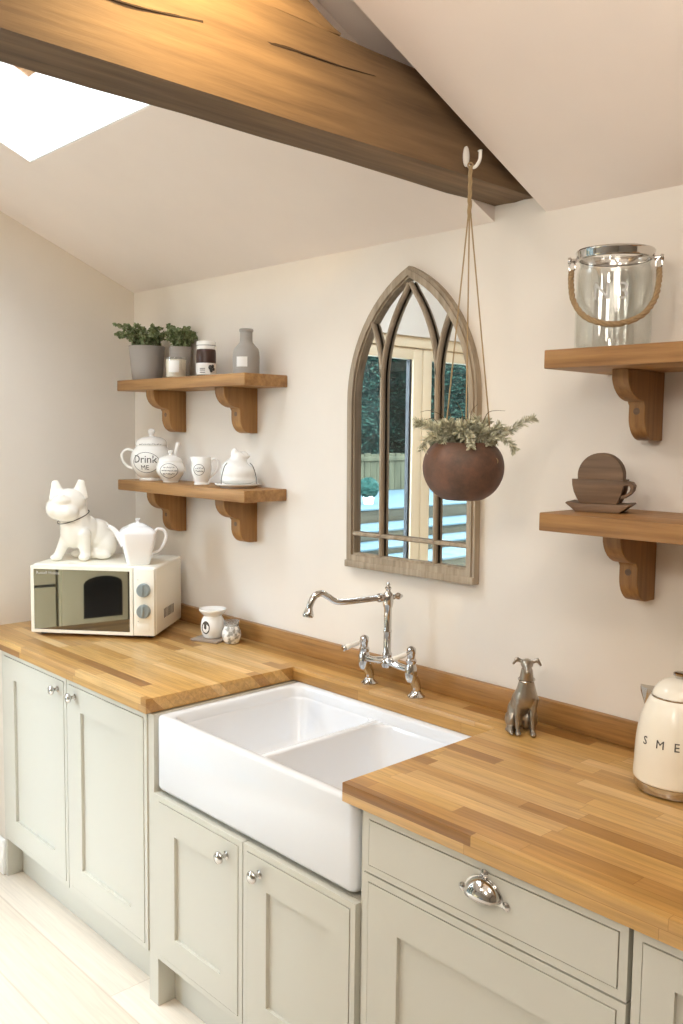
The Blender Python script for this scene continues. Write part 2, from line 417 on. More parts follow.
# drying cracks along the side
def crack(pts, w):
    m = MB(); P = spline([(2.0155, y, z) for y, z in pts], 8); n = len(P)
    random.seed(5)
    top = []; bot = []
    for i, p in enumerate(P):
        k = w*math.sin(PI*min(max(i/(n-1), .03), .97))*random.uniform(.6, 1.2)
        top.append((2.0195, p.y, p.z+k)); bot.append((2.0195, p.y, p.z-k))
    f = [(i, i+1, n+i+1, n+i) for i in range(n-1)]
    back = [(2.008, q[1], q[2]) for q in top]+[(2.008, q[1], q[2]) for q in bot]
    m.raw(top+bot+back, f+[(i, i+1, 2*n+i+1, 2*n+i) for i in range(n-1)]+[(n+i, n+i+1, 3*n+i+1, 3*n+i) for i in range(n-1)])
    return m
crack([(-1.5, 2.40), (-1.22, 2.405), (-1.09, 2.418), (-.96, 2.433), (-.92, 2.428), (-.84, 2.436), (-.70, 2.441), (-.60, 2.448)], .0028).build('crack', M['crack'], tb, 0)
crack([(-.84, 2.392), (-.825, 2.382), (-.81, 2.372), (-.80, 2.362)], .004).build('crack', M['crack'], tb, 0)
st = [(y, 2.503 if y > -.93 else 2.503+(-.93-y)*.45, 2.503+max(.004, (-.70-y)*.46)) for y in [-.70, -.75, -.8, -.87, -.93, -1.1, -1.3, -1.6, -1.9]]
rough_beam(1.892, 2.014, st, .003).build('rafter', M['beam'], t, 30)
# ------------------------------------------------------------------ base cabinets
YD = -.684
def front(mb, x0, x1, z0, z1, fr=.095, panel=True, y=YD):
    g = .016
    R = lambda k: [(x0+k, z0+k), (x1-k, z0+k), (x1-k, z1-k), (x0+k, z1-k)]
    F = lambda u, w, a: (u, a, w)
    mb.ring(R(0), R(g), F, y+.0015, y+.021)                       # edge bead
    mb.ring(R(g), R(g+.0022), F, y+.0052, y+.021)                  # quirk line
    k = g+.0022
    if panel:
        mb.ring(R(k), R(fr), F, y, y+.021)
        mb.prism(R(fr-.004), F, y+.010, y+.0205)
    else:
        mb.prism(R(k), F, y, y+.0205)
    return mb
def knob(parent, x, z, y=YD):
    Mx = Matrix.Rotation(PI/2, 4, 'X')
    MB().lathe([(.0105, 0), (.0105, .002), (.006, .004), (.005, .012), (.009, .016), (.0155, .021), (.0165, .026), (.013, .031), (.005, .0335), (0, .034)], 24, (x, y, z), Mx).build('knob', M['chrome'], parent)
def carcass(root, x0, x1, z1, plinth=True, foot=None, z0=.15):
    m = MB(); t = .018; yb = -.03; yf = YD+.024
    m.box(x0, x0+t, yf, yb, z0, z1); m.box(x1-t, x1, yf, yb, z0, z1); m.box(x0+t, x1-t, yf, yb, z0, z0+t); m.box(x0+t, x1-t, yf, yf+.03, z1-.03, z1); m.box(x0+t, x1-t, yb-.01, yb, z0+t, z1)
    m.build('carcass', M['sage'], root, 0)
    MB().box(x0, x1, -.622, -.605, .001, z0-.002, .001).build('plinth', M['sage'], root)
# left unit
cb = thing('base_cabinet', 'tall-doored sage grey base cabinet in the left corner under the microwave', 'cabinet', (.2, -.684, 0), world=True, group='fitted base cabinets')
carcass(cb, .206, 1.208, .872)
for x0, x1, kx in ((.2055, .7085, .652), (.7125, 1.2075, .772)):
    dd = front(MB(), x0, x1, .152, .871).build('door', M['sage'], cb); knob(dd, kx, .822)
MB().prism([(1.2085, .001), (1.2550, .001), (1.2550, .6435), (1.2385, .6435), (1.2385, .872), (1.2085, .872)], lambda u, w, a: (u, a, w), YD+.006, -.03).build('end_panel', M['sage'], cb, 0)
MB().box(.1875, .2045, YD+.005, -.6, .001, .872, .001).build('filler_panel', M['sage'], cb)
# sink unit
cs = thing('sink_cabinet', 'short two-door sage grey cabinet directly below the white sink', 'cabinet', (1.25, -.684, 0), world=True, group='fitted base cabinets')
carcass(cs, 1.256, 2.077, .644)
for x0, x1, kx in ((1.2565, 1.6645, 1.597), (1.6685, 2.0765, 1.736)):
    dd = front(MB(), x0, x1, .152, .645).build('door', M['sage'], cs); knob(dd, kx, .587)
# drawer unit
cd = thing('drawer_cabinet', 'sage grey cabinet with one wide cup-handled drawer over a door', 'cabinet', (2.1, -.684, 0), world=True, group='fitted base cabinets')
carcass(cd, 2.0975, 2.730, .872)
MB().box(2.0775, 2.0968, YD+.018, -.03, .001, .872, .001).build('end_panel', M['sage'], cd)
dr = front(MB(), 2.099, 2.7275, .7345, .870, panel=False).build('drawer', M['sage'], cd)
front(MB(), 2.099, 2.7275, .152, .730, .105).build('door', M['sage'], cd)
hm = MB(); cx, cz = 2.428, .818         # cup pull: a quarter-round shell with two screw ears and a crown tab
rs = []
for i in range(15):
    a = PI*i/14; r0 = .042
    rs.append([(cx+r0*math.cos(a)*(1-.12*k/6), YD-.030*math.sin(PI/2*k/6)*(.35+.65*math.sin(a))-.001, cz-.012+.036*math.sin(a)*math.cos(PI/2*k/6)*1.0) for k in range(7)])
hm.rings(rs, False, False, closed=False)
hm.ring([(cx+.046*math.cos(PI*i/12), cz-.014+.040*math.sin(PI*i/12)) for i in range(13)]+[(cx-.046, cz-.018), (cx+.046, cz-.018)],
        [(cx+.039*math.cos(PI*i/12), cz-.012+.033*math.sin(PI*i/12)) for i in range(13)]+[(cx-.039, cz-.016), (cx+.039, cz-.016)], lambda u, w, a: (u, a, w), YD-.003, YD)
for ex, ez in ((cx-.052, cz-.014), (cx+.052, cz-.014), (cx, cz+.031)):
    hm.lathe([(.009, 0), (.009, .002), (.006, .004), (.003, .0055), (0, .006)], 14, (ex, YD, ez), Matrix.Rotation(PI/2, 4, 'X'))
ho = hm.build('cup_handle', M['chrome'], dr)
so = ho.modifiers.new('thick', 'SOLIDIFY'); so.thickness = .0015
# end unit
ce = thing('base_cabinet', 'plain sage grey cabinet at right edge below the cream kettle', 'cabinet', (2.74, -.684, 0), world=True, group='fitted base cabinets')
carcass(ce, 2.734, 3.36, .872)
front(MB(), 2.7365, 3.357, .152, .870, .075).build('door', M['sage'], ce)
# ------------------------------------------------------------------ worktop and upstand
TH0, TH1 = .876, .92
WY, CX0, CX1, CY = -.698, 1.229, 2.046, -.146
mb = MB(); mb.prism([(.002, -.0015), (3.4, -.0015), (3.4, WY), (CX1, WY), (CX1, CY), (CX0, CY), (CX0, WY), (.002, WY)], lambda u, w, a: (u, w, a), TH0, TH1, .002, 2)
tag(mb.build('worktop', M['worktop']), 'oak block worktop with cut-out for the white sink', 'worktop')
tag(MB().box(.003, 3.4, -.021, -.001, TH1+.0004, .985, .0015).build('upstand', M['upstand']), 'low oak upstand strip along the back wall behind the worktop', 'upstand')
# ------------------------------------------------------------------ sink
sk = thing('sink', 'white double-bowl farmhouse sink between the two oak worktops', 'sink', (1.65, -.40, .656), world=True)
def rrect(x0, x1, y0, y1, r, n=5):
    o = []
    for cx_, cy_, a0 in ((x1-r, y1-r, 0), (x0+r, y1-r, PI/2), (x0+r, y0+r, PI), (x1-r, y0+r, 1.5*PI)):
        for i in range(n+1):
            a = a0+PI/2*i/n; o.append((cx_+r*math.cos(a), cy_+r*math.sin(a)))
    return o
def loop(x0, x1, y0, y1, r, z): return [(p, q, z) for p, q in rrect(x0, x1, y0, y1, r)]
X0, X1, Y0, Y1, Z0, Z1 = 1.247, 2.064, -.676, -.10, .6565, .8745
bm_ = MB()
n4 = 24
outer = [loop(X0+.012, X1-.012, Y0+.012, Y1-.012, .014, Z0), loop(X0+.004, X1-.004, Y0+.004, Y1-.004, .018, Z0+.004), loop(X0, X1, Y0, Y1, .02, Z0+.014),
         loop(X0, X1, Y0, Y1, .02, Z1-.008), loop(X0+.003, X1-.003, Y0+.003, Y1-.003, .018, Z1-.002), loop(X0+.008, X1-.008, Y0+.008, Y1-.008, .015, Z1)]
w = .030; XD = 1.638
wb = .062
inner = [loop(X0+w-.006, X1-w+.006, Y0+w-.006, Y1-wb+.006, .05, Z1), loop(X0+w, X1-w, Y0+w, Y1-wb, .048, Z1-.006), loop(X0+w+.002, X1-w-.002, Y0+w+.002, Y1-wb-.002, .048, Z1-.034)]
bm_.rings(outer+inner, True, False)
# bowls hang from the dividing wall level
zd = Z1-.034
A = (X0+w+.002, XD-.011, Y0+w+.002, Y1-wb-.002); B = (XD+.011, X1-w-.002, Y0+w+.002, Y1-wb-.002)
for b in (A, B):
    x0, x1, y0, y1 = b
    bm_.rings([loop(x0, x1, y0, y1, .048, zd), loop(x0+.004, x1-.004, y0+.004, y1-.004, .05, zd-.01), loop(x0+.010, x1-.010, y0+.010, y1-.010, .052, Z0+.05), loop(x0+.03, x1-.03, y0+.03, y1-.03, .04, Z0+.026), loop((x0+x1)/2-.04, (x0+x1)/2+.04, (y0+y1)/2-.04, (y0+y1)/2+.04, .039, Z0+.018)], False, True)
bm_.box(XD-.0125, XD+.0125, Y0+w-.004, Y1-wb+.004, Z0+.06, zd+.004, .008, 3)
for xs in (-1, 1):
    for ya, sg_ in ((Y0+w, 1), (Y1-wb, -1)):
        q = [(XD, ya)]+[(XD+xs*(.011+.049-.049*math.sin(PI/2*k/6)), ya+sg_*(.002+.049-.049*math.cos(PI/2*k/6))) for k in range(7)]
        bm_.prism(q, lambda u, w_, a: (u, w_, a), zd-.012, zd+.0015)
for x0, x1 in ((X0+w, X0+w+.03), (X1-w-.03, X1-w)): pass
bo = bm_.build('basin', M['white_ceramic'], sk, 50)
for xx in ((A[0]+A[1])/2, (B[0]+B[1])/2):
    MB().lathe([(.043, 0), (.043, .003), (.036, .005), (.03, .001), (0, .001)], 24, (xx, (A[2]+A[3])/2, Z0+.0185)).build('plug_hole', M['chrome'], sk)
# ------------------------------------------------------------------ bridge tap
tp = thing('bridge_mixer_tap', 'chrome bridge mixer tap with white lever handles behind the sink', 'tap', (1.624, -.1, .9205), world=True)
TY = -.118; TX = 1.624
for px in (1.528, 1.720):
    m = MB()
    m.lathe([(.026, 0), (.026, .003), (.021, .007), (.016, .012), (.0135, .018)], 24, (px, -.094, .9205))
    P = spline([(px, -.094, .936), (px, -.096, .958), (px, -.108, .978), (px, TY, .992), (px, TY, 1.01)], 5)
    m.tube(P, [.0125+.003*math.sin(PI*i/(len(P)-1)) for i in range(len(P))], 16)
    m.lathe([(.013, -.03), (.017, -.02), (.0185, -.004), (.0165, .012), (.013, .022), (.0155, .028), (.0155, .034), (.012, .038), (.012, .052), (.0135, .054), (.0135, .066), (.010, .070), (.005, .073), (0, .074)], 20, (px, TY, 1.0))
    p = m.build('pillar', M['chrome'], tp)
    h = MB(); h.tube([(px, TY-.010, 1.056), (px, TY-.026, 1.0535)], .0045, 10)
    h.build('lever_stem', M['chrome'], p); h = MB(); h.tube([(px, TY-.081, 1.0465), (px, TY-.088, 1.0458), (px, TY-.091, 1.0455)], [.008, .0095, .006], 12); h.build('lever_tip', M['chrome'], p)
    MB().tube([(px, TY-.024, 1.054), (px, TY-.034, 1.0525), (px, TY-.055, 1.05), (px, TY-.074, 1.0475), (px, TY-.082, 1.0465)], [.006, .0082, .0065, .0095, .0075], 14).build('porcelain_lever', M['white_glaze'], p)
m = MB(); P = spline([(1.528, TY, 1.004), (1.565, TY, 1.004), (1.60, TY, 1.009), (TX, TY, 1.011), (1.648, TY, 1.009), (1.683, TY, 1.004), (1.720, TY, 1.004)], 4)
m.tube(P, [.0105+.0035*math.exp(-((p.x-TX)/.03)**2) for p in P], 16); m.build('bridge', M['chrome'], tp)
m = MB(); m.lathe([(.016, -.012), (.019, .0), (.017, .01), (.0125, .018), (.0145, .024), (.0145, .028), (.0115, .034), (.0115, .09), (.013, .094), (.013, .098), (.0115, .102), (.0115, .165), (.014, .170), (.0155, .178), (.0165, .19), (.0165, .202), (.013, .209), (.008, .213), (.0065, .218), (.0095, .222), (.0095, .226), (.004, .231), (.006, .235), (.003, .241), (0, .243)], 20, (TX, TY, 1.006))
m.build('column', M['chrome'], tp)
dx, dy = -.31, -.951
S = lambda s, z: (TX+dx*s, TY+dy*s, z)
P = spline([S(-.045, 1.203), S(-.02, 1.203), S(.02, 1.203), S(.09, 1.200), S(.145, 1.199), S(.172, 1.203), S(.196, 1.219), S(.216, 1.229), S(.236, 1.222), S(.248, 1.203), S(.254, 1.182)], 6)
m = MB(); m.tube(P[6:], [.0085+.0015*max(0, (i-12)/48) for i in range(len(P)-6)], 16)
m.tube([S(.253, 1.188), S(.2545, 1.178), S(.256, 1.170), S(.257, 1.164)], [.0105, .014, .0165, .015], 18)
m.tube([S(.022, 1.203), S(.030, 1.203), S(.036, 1.2025)], [.0125, .0135, .011], 16)
m.build('spout', M['chrome'], tp)
MB().tube([S(-.012, 1.204), S(-.026, 1.204), S(-.032, 1.204), S(-.036, 1.204), S(-.043, 1.204), S(-.048, 1.204)], [.008, .007, .0105, .0105, .006, .004], 14).build('rear_knob', M['chrome'], tp)
# ------------------------------------------------------------------ arched mirror
mr = thing('arched_mirror', 'gothic arched window mirror in a weathered wood frame on the wall', 'mirror', (1.616, 0, 1.256), world=True)
MX = 1.607; HW = .260; ZB = 1.268; ZS = 1.78; RR = .433
def arch(off, zb, n=14):
    """outline inset by off; left foot, up, apex, down, right foot"""
    r = RR-off; cxr = MX-HW+RR; cxl = MX+HW-RR
    amax = math.acos((cxr-MX)/r)
    L_ = [(cxr-r*math.cos(a), ZS+r*math.sin(a)) for a in [amax*i/n for i in range(n+1)]]
    R_ = [(cxl+r*math.cos(a), ZS+r*math.sin(a)) for a in [amax*(n-1-i)/n for i in range(n)]]
    return [(MX-HW+off, zb)]+L_+R_+[(MX+HW-off, zb)]
F = lambda u, w_, a: (u, a, w_)
m = MB(); m.ring(arch(0, ZB), arch(.009, ZB+.009), F, -.025, -.0012); m.ring(arch(.009, ZB+.009), arch(.026, ZB+.030), F, -.030, -.0012); m.ring(arch(.026, ZB+.030), arch(.031, ZB+.036), F, -.022, -.0012)
m.box(MX-HW-.002, MX+HW+.001, -.033, -.0012, ZB-.010, ZB+.012, .003)
m.build('frame', M['frame'], mr, 35)
MB().prism(arch(.028, ZB+.032), F, -.0082, -.003).build('mirror_glass', M['mirror'], mr, 0)
def bar(parent_name, pts, w=.0066):
    m = MB(); rs = []
    P = [Vector((p[0], 0, p[1])) for p in pts]
    for i, p in enumerate(P):
        d_ = (P[min(i+1, len(P)-1)]-P[max(i-1, 0)]).normalized(); q = Vector((d_.z, 0, -d_.x))
        rs.append([(p+q*w)+Vector((0, -.0125, 0)), (p+q*w)+Vector((0, -.021, 0)), (p+q*w*.45)+Vector((0, -.0265, 0)), (p-q*w*.45)+Vector((0, -.0265, 0)), (p-q*w)+Vector((0, -.021, 0)), (p-q*w)+Vector((0, -.0125, 0))])
    m.rings(rs); return m.build(parent_name, M['frame'], mr, 30)
for sgn in (-1, 1):
    x = MX+sgn*.110; zc = 1.835; r = RR
    arcm = [(x-sgn*(r-r*math.cos(a)), zc+r*math.sin(a)) for a in [i*.05 for i in range(14)]]
    arcm = [p for p in arcm if sgn*(p[0]-MX) > .001]+[(MX+sgn*.002, 2.128)]
    bar('mullion', [(x, ZB+.036), (x, 1.5), (x, 1.7)]+arcm)
    bar('tracery_bar', [(x+sgn*(r-r*math.cos(a)), zc+r*math.sin(a)) for a in [i*.045 for i in range(1, 12)]])
mr.rotation_euler.y = -.011
bar('transom_bar', [(MX-HW+.029, 1.366), (MX-.11, 1.366), (MX+.11, 1.366), (MX+HW-.029, 1.366)])
# ------------------------------------------------------------------ shelves
def bracket(mb, x0, x1, D, H):
    pts = [(0, 0), (-D, 0), (-D, -.02*H)]
    for i in range(1, 9):
        a = PI/2*i/8; pts.append((-D+.44*D*(1-math.cos(a)), -.06*H-.38*H*math.sin(a)))
    pts += [(-.55*D, -.46*H), (-.52*D, -.50*H), (-.52*D, -.66*H)]
    for i in range(1, 9):
        a = PI/2*i/8; pts.append((-.52*D+.30*D*(1-math.cos(a)), -.66*H-.34*H*math.sin(a)))
    pts += [(0, -H)]
    mb.prism(pts, lambda u, w_, a: (a, u, w_), x0, x1, .0015, 1); return mb
def shelf(label, x0, x1, ztop, D, t, brs, bD, bH, hole):
    s = thing('wall_shelf', label, 'shelf', (x0, 0, ztop), world=True, group='oak wall shelves')
    MB().box(x0, x1, -D, -.001, ztop-t, ztop, .0025).build('board', M['oak'], s)
    for a, b in brs:
        m = bracket(MB(), a, b, bD, bH)
        bmesh.ops.translate(m.bm, vec=(0, -.001, ztop-t-.0003), verts=m.bm.verts)
        bo = m.build('bracket', M['oak_v'], s, 40)
        MB().lathe([(.008, -.002), (.008, .0008), (0, .0008)], 14, ((a+b)/2, -.52*bD-.001, ztop-t-.58*bH), Matrix.Rotation(PI/2, 4, 'X')).build('screw_plug', M['darkwood'], bo)
    return s
shelf('upper left oak shelf holding the grey potted plants and bottle', .182, 1.0165, 1.8793, .187, .041, ((.338, .393), (.796, .851)), .150, .160, 0)
shelf('lower left oak shelf holding the lettered white teapot set', .182, 1.0165, 1.4856, .187, .041, ((.338, .393), (.796, .851)), .150, .160, 0)
shelf('upper right oak shelf holding the glass bucket lantern', 2.245, 3.08, 1.8773, .272, .042, ((2.358, 2.399), (2.9, 2.941)), .170, .160, 0)
shelf('lower right oak shelf holding the dark wooden cup', 2.245, 3.08, 1.5075, .272, .042, ((2.350, 2.397), (2.9, 2.947)), .170, .172, 0)
ZU, ZL, ZRU, ZRL = 1.8796, 1.4859, 1.8776, 1.5078
# ------------------------------------------------------------------ leaves
def leaf(m, p, d, l, w_, up):
    d = d.normalized(); s = d.cross(up)
    if s.length < 1e-3: s = d.orthogonal()
    s.normalize(); nn = s.cross(d)
    vs = [p, p+d*l*.35+s*w_-nn*w_*.25, p+d*l*.75+s*w_*.8-nn*w_*.2, p+d*l, p+d*l*.75-s*w_*.8-nn*w_*.2, p+d*l*.35-s*w_-nn*w_*.25, p+d*l*.55+nn*w_*.1]
    m.raw(vs, [(0, 1, 6), (1, 2, 6), (2, 3, 6), (3, 4, 6), (4, 5, 6), (5, 0, 6)])
def rv(): return Vector((random.uniform(-1, 1), random.uniform(-1, 1), random.uniform(-1, 1)))
def bushy(parent, c, r, n, spread, h, seed, ll=.011, lw=.0065, bias=(0, 0, 0), ylim=None):
    random.seed(seed); lv = MB(); sm = MB()
    for k in range(n):
        a = 2*PI*k/n+random.uniform(-.3, .3); rr = r*random.uniform(.1, .8)
        st_ = Vector(c)+Vector((rr*math.cos(a), rr*math.sin(a), 0))
        e = st_+Vector((math.cos(a)*spread*random.uniform(.3, 1), math.sin(a)*spread*random.uniform(.3, 1)*.55, h*random.uniform(.35, 1)))+Vector(bias)*random.uniform(0, 1)
        P = spline([st_, st_.lerp(e, .5)+Vector((0, 0, h*.25)), e], 6)
        sm.tube(P, .0011, 5)
        for i, p in enumerate(P[1:]):
            for q in range(4):
                d_ = rv(); d_.z = d_.z*.6+.25
                leaf(lv, p+rv()*.003, d_, ll*random.uniform(.7, 1.2), lw*random.uniform(.7, 1.1), rv())
    so_ = sm.build('stem', M['stem'], parent); lo = lv.build('foliage', M['leaf'], parent, 0)
# ------------------------------------------------------------------ upper left shelf
g = 'potted plants on the upper left shelf'
p1 = thing('potted_plant', 'larger grey pot with small-leaved green plant at left end of shelf', 'plant', (.266, -.10, ZU), 1.02, g)
pr = [(.056, 0), (.058, .002), (.064, .06), (.0705, .132), (.0715, .135), (.068, .135), (.066, .125)]
MB().lathe(pr, 36, cap1=False).build('pot', M['greypot'], p1); MB().lathe([(.0668, .122), (.05, .126), (0, .128)], 24, cap0=True).build('soil', M['soil'], p1)
bushy(p1, (0, 0, .125), .062, 46, .08, .090, 11, .012, .0072, bias=(-.035, 0, 0))
p2 = thing('potted_plant', 'smaller grey pot with green plant behind the white candle', 'plant', (.435, -.055, ZU), 1.02, g)
MB().lathe([(.034, 0), (.038, .06), (.043, .122), (.044, .126), (.041, .126), (.04, .118)], 32, cap1=False).build('pot', M['greypot'], p2); MB().lathe([(.0405, .114), (.02, .118), (0, .119)], 20).build('soil', M['soil'], p2)
bushy(p2, (0, 0, .118), .036, 34, .055, .090, 23, .012, .0072, bias=(.018, 0, 0))
cn = thing('candle', 'white candle in a clear glass with a paper label', 'candle', (.522, -.132, ZU), 1.02)
MB().lathe([(.037, 0), (.039, .003), (.040, .076), (.0385, .077), (.0375, .07)], 28, cap1=False).build('glass_cup', M['jarglass'], cn)
MB().lathe([(.036, .004), (.0372, .069), (.0, .070)], 28).build('wax', M['wax'], cn); MB().tube([(0, 0, .069), (.001, 0, .077)], .0012, 6).build('wick', M['black'], cn)
def label(parent, R, z0, z1, a0, a1, m_, name='label', n=8, e=.0006):
    v_ = []; f_ = []
    for i in range(n+1):
        a = a0+(a1-a0)*i/n
        for z in (z0, z1): v_.append(((R(z)+e)*math.cos(a), (R(z)+e)*math.sin(a), z))
    for i in range(n): f_.append((2*i, 2*i+2, 2*i+3, 2*i+1))
    return MB().raw(v_, f_).build(name, m_, parent)
label(cn, lambda z: .0402, .02, .064, -PI/2-.75, -PI/2+.25, M['paper'])
jr = thing('preserve_jar', 'dark preserve jar with white cap and black and white label', 'jar', (.672, -.10, ZU), 1.02)
MB().lathe(smoothprof([(.033, 0), (.0355, .006), (.036, .05), (.0355, .092), (.031, .104)], 4), 32).build('jar', M['jam'], jr)
MB().lathe([(.0335, .100), (.0345, .101), (.0345, .113), (.0338, .114), (.0352, .1145), (.0352, .126), (.033, .129), (0, .130)], 32).build('lid', M['white_glaze'], jr)
MB().lathe([(.0356, .1128), (.0358, .1138), (.0356, .1148)], 32, cap0=False, cap1=False).build('lid_band', M['ink'], jr)
label(jr, lambda z: .0362, .008, .05, -PI/2-1.4, -PI/2+1.4, M['paper'], n=16)
oo = MB()
for a, z, s_ in ((-PI/2+.35, .034, .009), (-PI/2+.62, .038, .007), (-PI/2+.45, .024, .008), (-PI/2+.75, .028, .006)):
    oo.ball((.0366*math.cos(a), .0366*math.sin(a), z), (s_*.8, s_*.8, s_), 10, 8)
for z in (.03, .024, .016): 
    pts = [(.0373*math.cos(a), .0373*math.sin(a), z) for a in [-PI/2-.7+i*.06 for i in range(10)]]; oo.tube(pts, .0012, 5)
oo.build('label_print', M['ink'], jr)
bt = thing('bottle', 'grey stoneware bottle with blank white tag at right end of shelf', 'bottle', (.905, -.095, ZU), 1.02)
bp = [(.043, 0), (.0465, .004), (.047, .06), (.046, .078), (.042, .090), (.030, .103), (.0225, .112), (.0215, .12), (.0215, .146), (.0245, .149), (.0245, .156), (.022, .158), (.017, .158), (.016, .14)]
MB().lathe(bp, 36, cap1=False).build('body', M['greybottle'], bt); label(bt, lambda z: .0472, .026, .060, -PI/2-.85, -PI/2-.02, M['paper'])
# ------------------------------------------------------------------ lower left shelf: lettered white china
def handle(parent, pts, r, m_=None, n=6):
    return MB().tube(spline(pts, n), r, 10).build('handle', m_ or M['white_glaze'], parent)
def wrap(prof, s_, size, z0, a0=-PI/2, spacing=1.0, e=.0004):
    return text(s_, size, lambda u, w_, d_: Vector(((interp(prof, z0+w_)+e+d_)*math.cos(a0+u/interp(prof, z0)), (interp(prof, z0+w_)+e+d_)*math.sin(a0+u/interp(prof, z0)), z0+w_)), .0006, spacing)
tw = thing('teapot', 'round white teapot lettered Drink ME on the lower left shelf', 'teapot', (.291, -.098, ZL), 1.0)
tpf = smoothprof([(.048, 0), (.049, .006), (.046, .010), (.060, .024), (.078, .055), (.082, .085), (.076, .112), (.062, .132), (.058, .137)], 5)
MB().lathe(tpf, 44).build('body', M['white_glaze'], tw)
ld = MB().lathe(smoothprof([(.060, .136), (.062, .139), (.061, .148), (.055, .160), (.036, .170), (.014, .174), (.009, .178), (.013, .188), (.014, .196), (.009, .203), (0, .205)], 4), 36).build('lid', M['white_glaze'], tw)
handle(tw, [(-.070, 0, .115), (-.094, 0, .122), (-.114, 0, .105), (-.112, 0, .078), (-.095, 0, .055), (-.074, 0, .046)], .0055)
MB().tube(spline([(.06, .03, .055), (.085, .045, .075), (.098, .052, .105), (.108, .058, .128)], 5), [.018-.0105*i/15 for i in range(16)], 14).build('spout', M['white_glaze'], tw)
link('lettering', wrap(tpf, 'Drink', .042, .084, -PI/2-.32), M['ink'], tw, 0)
link('lettering', wrap(tpf, 'ME', .026, .052, -PI/2-.32), M['ink'], tw, 0)
def ovalline(prof, a0, z0, ru, rw, parent, r=.0009):
    pts = []
    for i in range(28):
        t_ = 2*PI*i/28; z = z0+rw*math.sin(t_); R_ = interp(prof, z)+.0005; a = a0+ru*math.cos(t_)/interp(prof, z0); pts.append((R_*math.cos(a), R_*math.sin(a), z))
    MB().tube(pts, r, 6, closed=True).build('printed_border', M['ink'], parent)
ovalline(tpf, -PI/2-.28, .072, .056, .040, tw)
sg = thing('sugar_bowl', 'white lidded sugar bowl with spoon beside the lettered teapot', 'sugar bowl', (.452, -.112, ZL), 1.0)
sp_ = smoothprof([(.030, 0), (.031, .005), (.036, .012), (.052, .035), (.0545, .052), (.050, .070), (.044, .080)], 5)
MB().lathe(sp_, 36).build('body', M['white_glaze'], sg)
MB().lathe(smoothprof([(.0455, .079), (.046, .083), (.040, .093), (.022, .102), (.007, .105), (.006, .109), (.010, .115), (.010, .121), (0, .125)], 4), 32).build('lid', M['white_glaze'], sg)
MB().tube(spline([(.016, .006, .098), (.020, .007, .118), (.026, .009, .140), (.030, .010, .154)], 4), [.0055, .006, .0065, .007, .0075, .008, .0085, .009, .0095, .010, .0095, .008, .004], 12).build('spoon', M['white_glaze'], sg)
def scribble(prof, a0, rows, parent, r=.0009, seed=1):
    """rows of tiny handwriting-like strokes too small to read"""
    random.seed(seed); m_ = MB()
    for z, half in rows:
        u = -half
        while u < half:
            l_ = random.uniform(.003, .006); pts = []
            for q in range(5):
                uu = u+l_*q/4; zz = z+random.uniform(-.0028, .0028); R_ = interp(prof, zz)+.0004; a = a0+uu/R_; pts.append((R_*math.cos(a), R_*math.sin(a), zz))
            m_.tube(pts, r, 5); u += l_+random.uniform(.001, .003)
    return m_.build('printed_script', M['ink'], parent, 0)
scribble([(.0625, .136), (.0625, .15)], -PI/2-.1, ((.1435, .045),), ld, .0008, 7)
scribble(sp_, -PI/2-.15, ((.058, .020), (.046, .028), (.034, .022)), sg, seed=2)
ovalline(sp_, -PI/2-.15, .045, .036, .028, sg); 
jg = thing('milk_jug', 'small white milk jug right of the sugar bowl', 'jug', (.648, -.105, ZL), 1.0)
jp = smoothprof([(.027, 0), (.028, .004), (.026, .010), (.032, .030), (.0375, .055), (.036, .080), (.034, .098), (.0335, .102)], 5)
jm = MB().lathe(jp+[(.0315, .102), (.033, .08), (.034, .05)], 36, cap1=False)
for v_ in jm.bm.verts:       # pulled lip
    if v_.co.z > .08 and v_.co.x < 0: v_.co.x += -.010*((v_.co.z-.08)/.022)*max(0, (-v_.co.x/.034))**4
jm.build('body', M['white_glaze'], jg)
handle(jg, [(.032, 0, .084), (.046, 0, .096), (.060, 0, .086), (.058, 0, .062), (.046, 0, .040), (.032, 0, .028)], .0042)
ovalline(jp, -PI/2-.30, .056, .021, .020, jg); scribble(jp, -PI/2-.30, ((.062, .013), (.051, .012)), jg, seed=4)
bd = thing('butter_dish', 'white covered dish with knotted top and dark cords beside the milk jug', 'dish', (.862, -.098, ZL), 1.0)
MB().lathe(smoothprof([(.060, 0), (.064, .003), (.078, .009), (.082, .013), (.079, .014), (.06, .007), (0, .006)], 4), 40).build('plate', M['white_glaze'], bd)
bb = MB(); bb.ball((0, 0, .05), (.062, .058, .042)); bb.ball((-.008, 0, .07), (.050, .048, .034)); bb.ball((.0, 0, .028), (.064, .060, .02))
bb.ball((.002, 0, .108), (.030, .028, .014)); bb.ball((-.012, -.006, .122), (.014, .014, .018)); bb.ball((.018, .004, .117), (.018, .014, .012)); bb.ball((.002, -.012, .114), (.016, .012, .014)); bb.ball((.03, .0, .111), (.014, .012, .008)); bb.ball((0, 0, .095), (.034, .032, .014))
me = remesh(bb, .0035, 4); 
for v_ in me.vertices: v_.co.z = max(v_.co.z, .0135)
link('cover', me, M['white_glaze'], bd, 60)
for sx, cu in ((-1, -.012), (1, .012)):
    MB().tube(spline([(sx*.040, -.035, .098-.01), (sx*.050, -.047, .075), (sx*.055+cu*.3, -.056, .045), (sx*.062, -.062, .016)], 6), .0016, 6).build('cord', M['ink'], bd)
